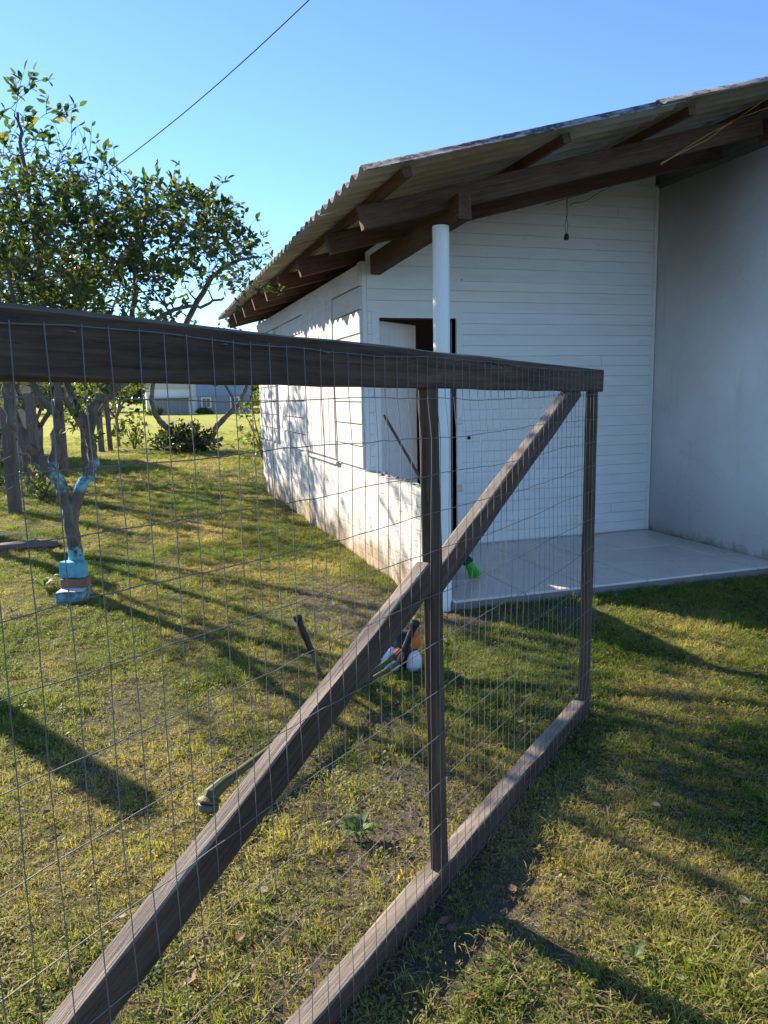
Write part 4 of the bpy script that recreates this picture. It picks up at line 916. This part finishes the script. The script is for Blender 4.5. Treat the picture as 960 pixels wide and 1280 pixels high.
def leaf_piece(nm, L, mat):
    mb = MB(); w_ = L*random.uniform(.25,.42); c1, c2 = random.uniform(.1,.5)*w_, random.uniform(-.2,.4)*L
    vs = [(-L/2,0,0.004),(-L*.15,w_,.004+c1),(L*.25,w_*.7,.004+c1+max(c2,0)*.3),(L/2,random.uniform(-.2,.2)*w_,.004+max(c2,0)*.5),(L*.25,-w_*.7,.004+c1+max(c2,0)*.3),(-L*.15,-w_,.004+c1),(-L*.1,0,.003),(L*.25,0,.004+max(c2,0)*.25)]
    mb.add(vs, [(0,6,1),(1,6,7,2),(2,7,3),(0,5,6),(5,4,7,6),(4,3,7)])
    me = bpy.data.meshes.new(nm); me.from_pydata(mb.v, [], mb.f); me.materials.append(mat); me.update(); return bpy.data.objects.new(nm, me)
lits = [leaf_piece('l%d_bit' % k, random.uniform(.010, .026), M_LITTER) for k in range(6)]
for k in range(3):
    mb = MB(); L = random.uniform(.04, .10); mb.tube([(-L/2,0,.004),(0,random.uniform(-.012,.012),.008),(L/2,random.uniform(-.01,.01),.005)], [.0013,.0016,.0009], 5)
    me = bpy.data.meshes.new('m%d_twig' % k); me.from_pydata(mb.v, [], mb.f); me.materials.append(M_LITTER); lits.append(bpy.data.objects.new('m%d_twig' % k, me))
for o_ in lits: litcol.objects.link(o_)

def scatter_points(regions, fn):
    out = []
    for (x0, x1, y0, y1, dens) in regions:
        n = int((x1-x0)*(y1-y0)*dens); x = rng.uniform(x0, x1, n); y = rng.uniform(y0, y1, n); out.append(fn(x, y, dens))
    return [np.concatenate(c) for c in zip(*out)]
def vis(x, y):                                     # the yard the camera can see, with a margin
    u = x*math.cos(YAW)-y*math.sin(YAW); v = x*math.sin(YAW)+y*math.cos(YAW)
    m_ = (v > 0.75) & (np.abs(u) < 0.56*v+0.55)
    inside = (x > H_LX+0.03) & (y > 4.69) & (y < H_BY+.3)
    return m_ & ~inside
def gn_scatter(name, pts, attrs, coll, label, cat=None):
    me = bpy.data.meshes.new(name); me.vertices.add(len(pts)); me.vertices.foreach_set('co', pts.astype(np.float32).ravel())
    for k, v in attrs.items():
        ty = 'INT' if v.dtype.kind == 'i' else ('FLOAT_VECTOR' if v.ndim == 2 else 'FLOAT')
        a = me.attributes.new(k, ty, 'POINT'); a.data.foreach_set('vector' if v.ndim == 2 else 'value', (v.astype(np.int32) if ty == 'INT' else v.astype(np.float32)).ravel())
    o = link(name, me); tag(o, label, cat, kind='stuff')
    ng = bpy.data.node_groups.new(name+'_nodes', 'GeometryNodeTree')
    ng.interface.new_socket('Geometry', in_out='INPUT', socket_type='NodeSocketGeometry'); ng.interface.new_socket('Geometry', in_out='OUTPUT', socket_type='NodeSocketGeometry')
    L_ = ng.links; gi = ng.nodes.new('NodeGroupInput'); go = ng.nodes.new('NodeGroupOutput')
    ip = ng.nodes.new('GeometryNodeInstanceOnPoints'); ci = ng.nodes.new('GeometryNodeCollectionInfo'); ci.inputs['Collection'].default_value = coll
    ci.inputs['Separate Children'].default_value = True; ci.inputs['Reset Children'].default_value = True
    def attr(nm, ty):
        a = ng.nodes.new('GeometryNodeInputNamedAttribute'); a.data_type = ty; a.inputs['Name'].default_value = nm; return a.outputs['Attribute']
    L_.new(gi.outputs[0], ip.inputs['Points']); L_.new(ci.outputs[0], ip.inputs['Instance']); ip.inputs['Pick Instance'].default_value = True
    L_.new(attr('piece', 'INT'), ip.inputs['Instance Index']); L_.new(attr('turn', 'FLOAT_VECTOR'), ip.inputs['Rotation']); L_.new(attr('size', 'FLOAT'), ip.inputs['Scale'])
    L_.new(ip.outputs[0], go.inputs[0])
    md = o.modifiers.new('scatter', 'NODES'); md.node_group = ng
    return o
def grass_fn(x, y, dens):
    b = bare(x, y); keep = vis(x, y) & (rng.random(len(x)) < np.clip(1.1-b*0.95, 0.22, 1))
    x, y = x[keep], y[keep]; n = len(x); d = dryf(x, y); r = rng.random(n)
    clump = fbm(x, y, 0.28, 61, 3)
    piece = np.where(r < 0.50, rng.integers(0, 4, n), np.where(r < 0.60+0.3*(clump-0.5), 4+rng.integers(0, 2, n), np.where(r < 0.80, 6+rng.integers(0, 2, n), 8+rng.integers(0, 3, n))))
    piece = np.where((rng.random(n) < d*0.22), 8+rng.integers(0, 3, n), piece)
    big = 0.8+1.3*np.clip((900-dens)/900, 0, 1)**2
    sz = rng.uniform(0.6, 1.25, n)*(0.35+1.35*clump**1.2)*big*(1-0.2*d)
    dr = np.clip(d+rng.normal(0, .10, n), 0, 1)
    turn = np.stack([rng.normal(0, .12, n), rng.normal(0, .12, n), rng.uniform(0, 6.28, n)], 1)
    return x, y, piece, sz, dr, turn[:,0], turn[:,1], turn[:,2]
reg = [(-2.5, 4, 0.7, 3.0, 2300), (-3, 5.5, 3.0, 5.0, 1900), (-3.5, 5.2, 5.0, 8.0, 1300), (-4, 2.2, 8.0, 13.0, 620), (-5, 6, 13, 22, 170), (-8, 12, 22, 36, 26)]
x, y, piece, sz, dr, t0, t1, t2 = scatter_points(reg, grass_fn)
gn_scatter('grass', np.stack([x, y, gz(x, y)], 1), {'piece': piece.astype(int), 'size': sz, 'dryness': dr, 'turn': np.stack([t0, t1, t2], 1)}, colg, 'short patchy lawn grass, green and straw coloured', 'grass')
def lit_fn(x, y, dens):
    b = np.clip(bare(x, y)*0.7+fbm(x, y, .5, 88)*.6, 0, 1); keep = vis(x, y) & (rng.random(len(x)) < b); x, y = x[keep], y[keep]; n = len(x)
    return x, y, rng.integers(0, 9, n), rng.uniform(.5, 1.35, n), rng.normal(0, .35, n), rng.normal(0, .35, n), rng.uniform(0, 6.28, n)
x, y, piece, sz, t0, t1, t2 = scatter_points([(-2.5, 4, 0.7, 3.2, 900), (-3, 5.2, 3.2, 8, 320), (-4, 2.2, 8, 13, 50)], lit_fn)
ns = 130; sx, sy = rng.uniform(2.05, 4.85, ns), 4.70+np.abs(rng.normal(0, .55, ns)); sk = sy < 6.4; sx, sy = sx[sk], sy[sk]; ns = len(sx); zg = np.concatenate([gz(x, y)+0.010, np.full(ns, SL+0.0145)])
x, y, piece, sz = np.concatenate([x, sx]), np.concatenate([y, sy]), np.concatenate([piece, rng.integers(0, 6, ns)]), np.concatenate([sz, rng.uniform(.3, .8, ns)])
t0, t1, t2 = np.concatenate([t0, np.zeros(ns)]), np.concatenate([t1, np.zeros(ns)]), np.concatenate([t2, rng.uniform(0, 6.28, ns)])
gn_scatter('leaf_litter', np.stack([x, y, zg], 1), {'piece': piece.astype(int), 'size': sz, 'turn': np.stack([t0, t1, t2], 1)}, litcol, 'scattered bits of dead leaves and twigs on the lawn', 'leaf litter')
# larger fallen leaves, one by one
random.seed(123)
M_FL1 = leafmat('brown_fallen_leaf', (0.15, 0.07, 0.035), (0.24, 0.13, 0.07), (0.3, 0.2, 0.1), 0, 0.15, 0.7)
M_FL2 = leafmat('pale_fallen_leaf', (0.28, 0.24, 0.17), (0.36, 0.32, 0.25), (0.4, 0.35, 0.3), 0, 0.15, 0.7)
fl = [leaf_piece('leafmesh', L, mt_).data for L, mt_ in ((.045, M_FL1), (.036, M_FL1), (.035, M_FL2), (.028, M_FL2))]
for i, (px, py, k) in enumerate(((555,1160,0),(565,1170,1),(797,1190,2),(707,1172,1),(745,1200,3),(930,1238,0),(820,1010,2),(848,1020,3),(905,945,1),(590,1255,0),(640,1115,1),(875,1100,1),(540,1142,2),(760,1055,0),(690,1030,1),(850,1225,3),(610,1215,1),(930,1130,2),(770,960,1),(880,1180,0),(300,1180,1),(150,1150,2),(240,1230,1),(60,1020,1),(330,1120,2),(470,950,1),(600,960,1),(650,905,2),(120,860,1),(410,740,1))):
    q = gnd(px, py); zz = float(gz(np.array([q.x]), np.array([q.y]))[0])
    o = link('fallen_leaf', fl[k], None, Matrix.Translation((q.x, q.y, zz+0.014)) @ Matrix.Rotation(random.uniform(0, 6.28), 4, 'Z') @ Matrix.Rotation(random.uniform(-.3,.3), 4, 'X'))
    tag(o, 'curled brown leaf lying on the lawn' if k < 2 else 'pale dry leaf lying on the lawn', 'leaf', 'brown fallen leaves' if k < 2 else 'pale fallen leaves')
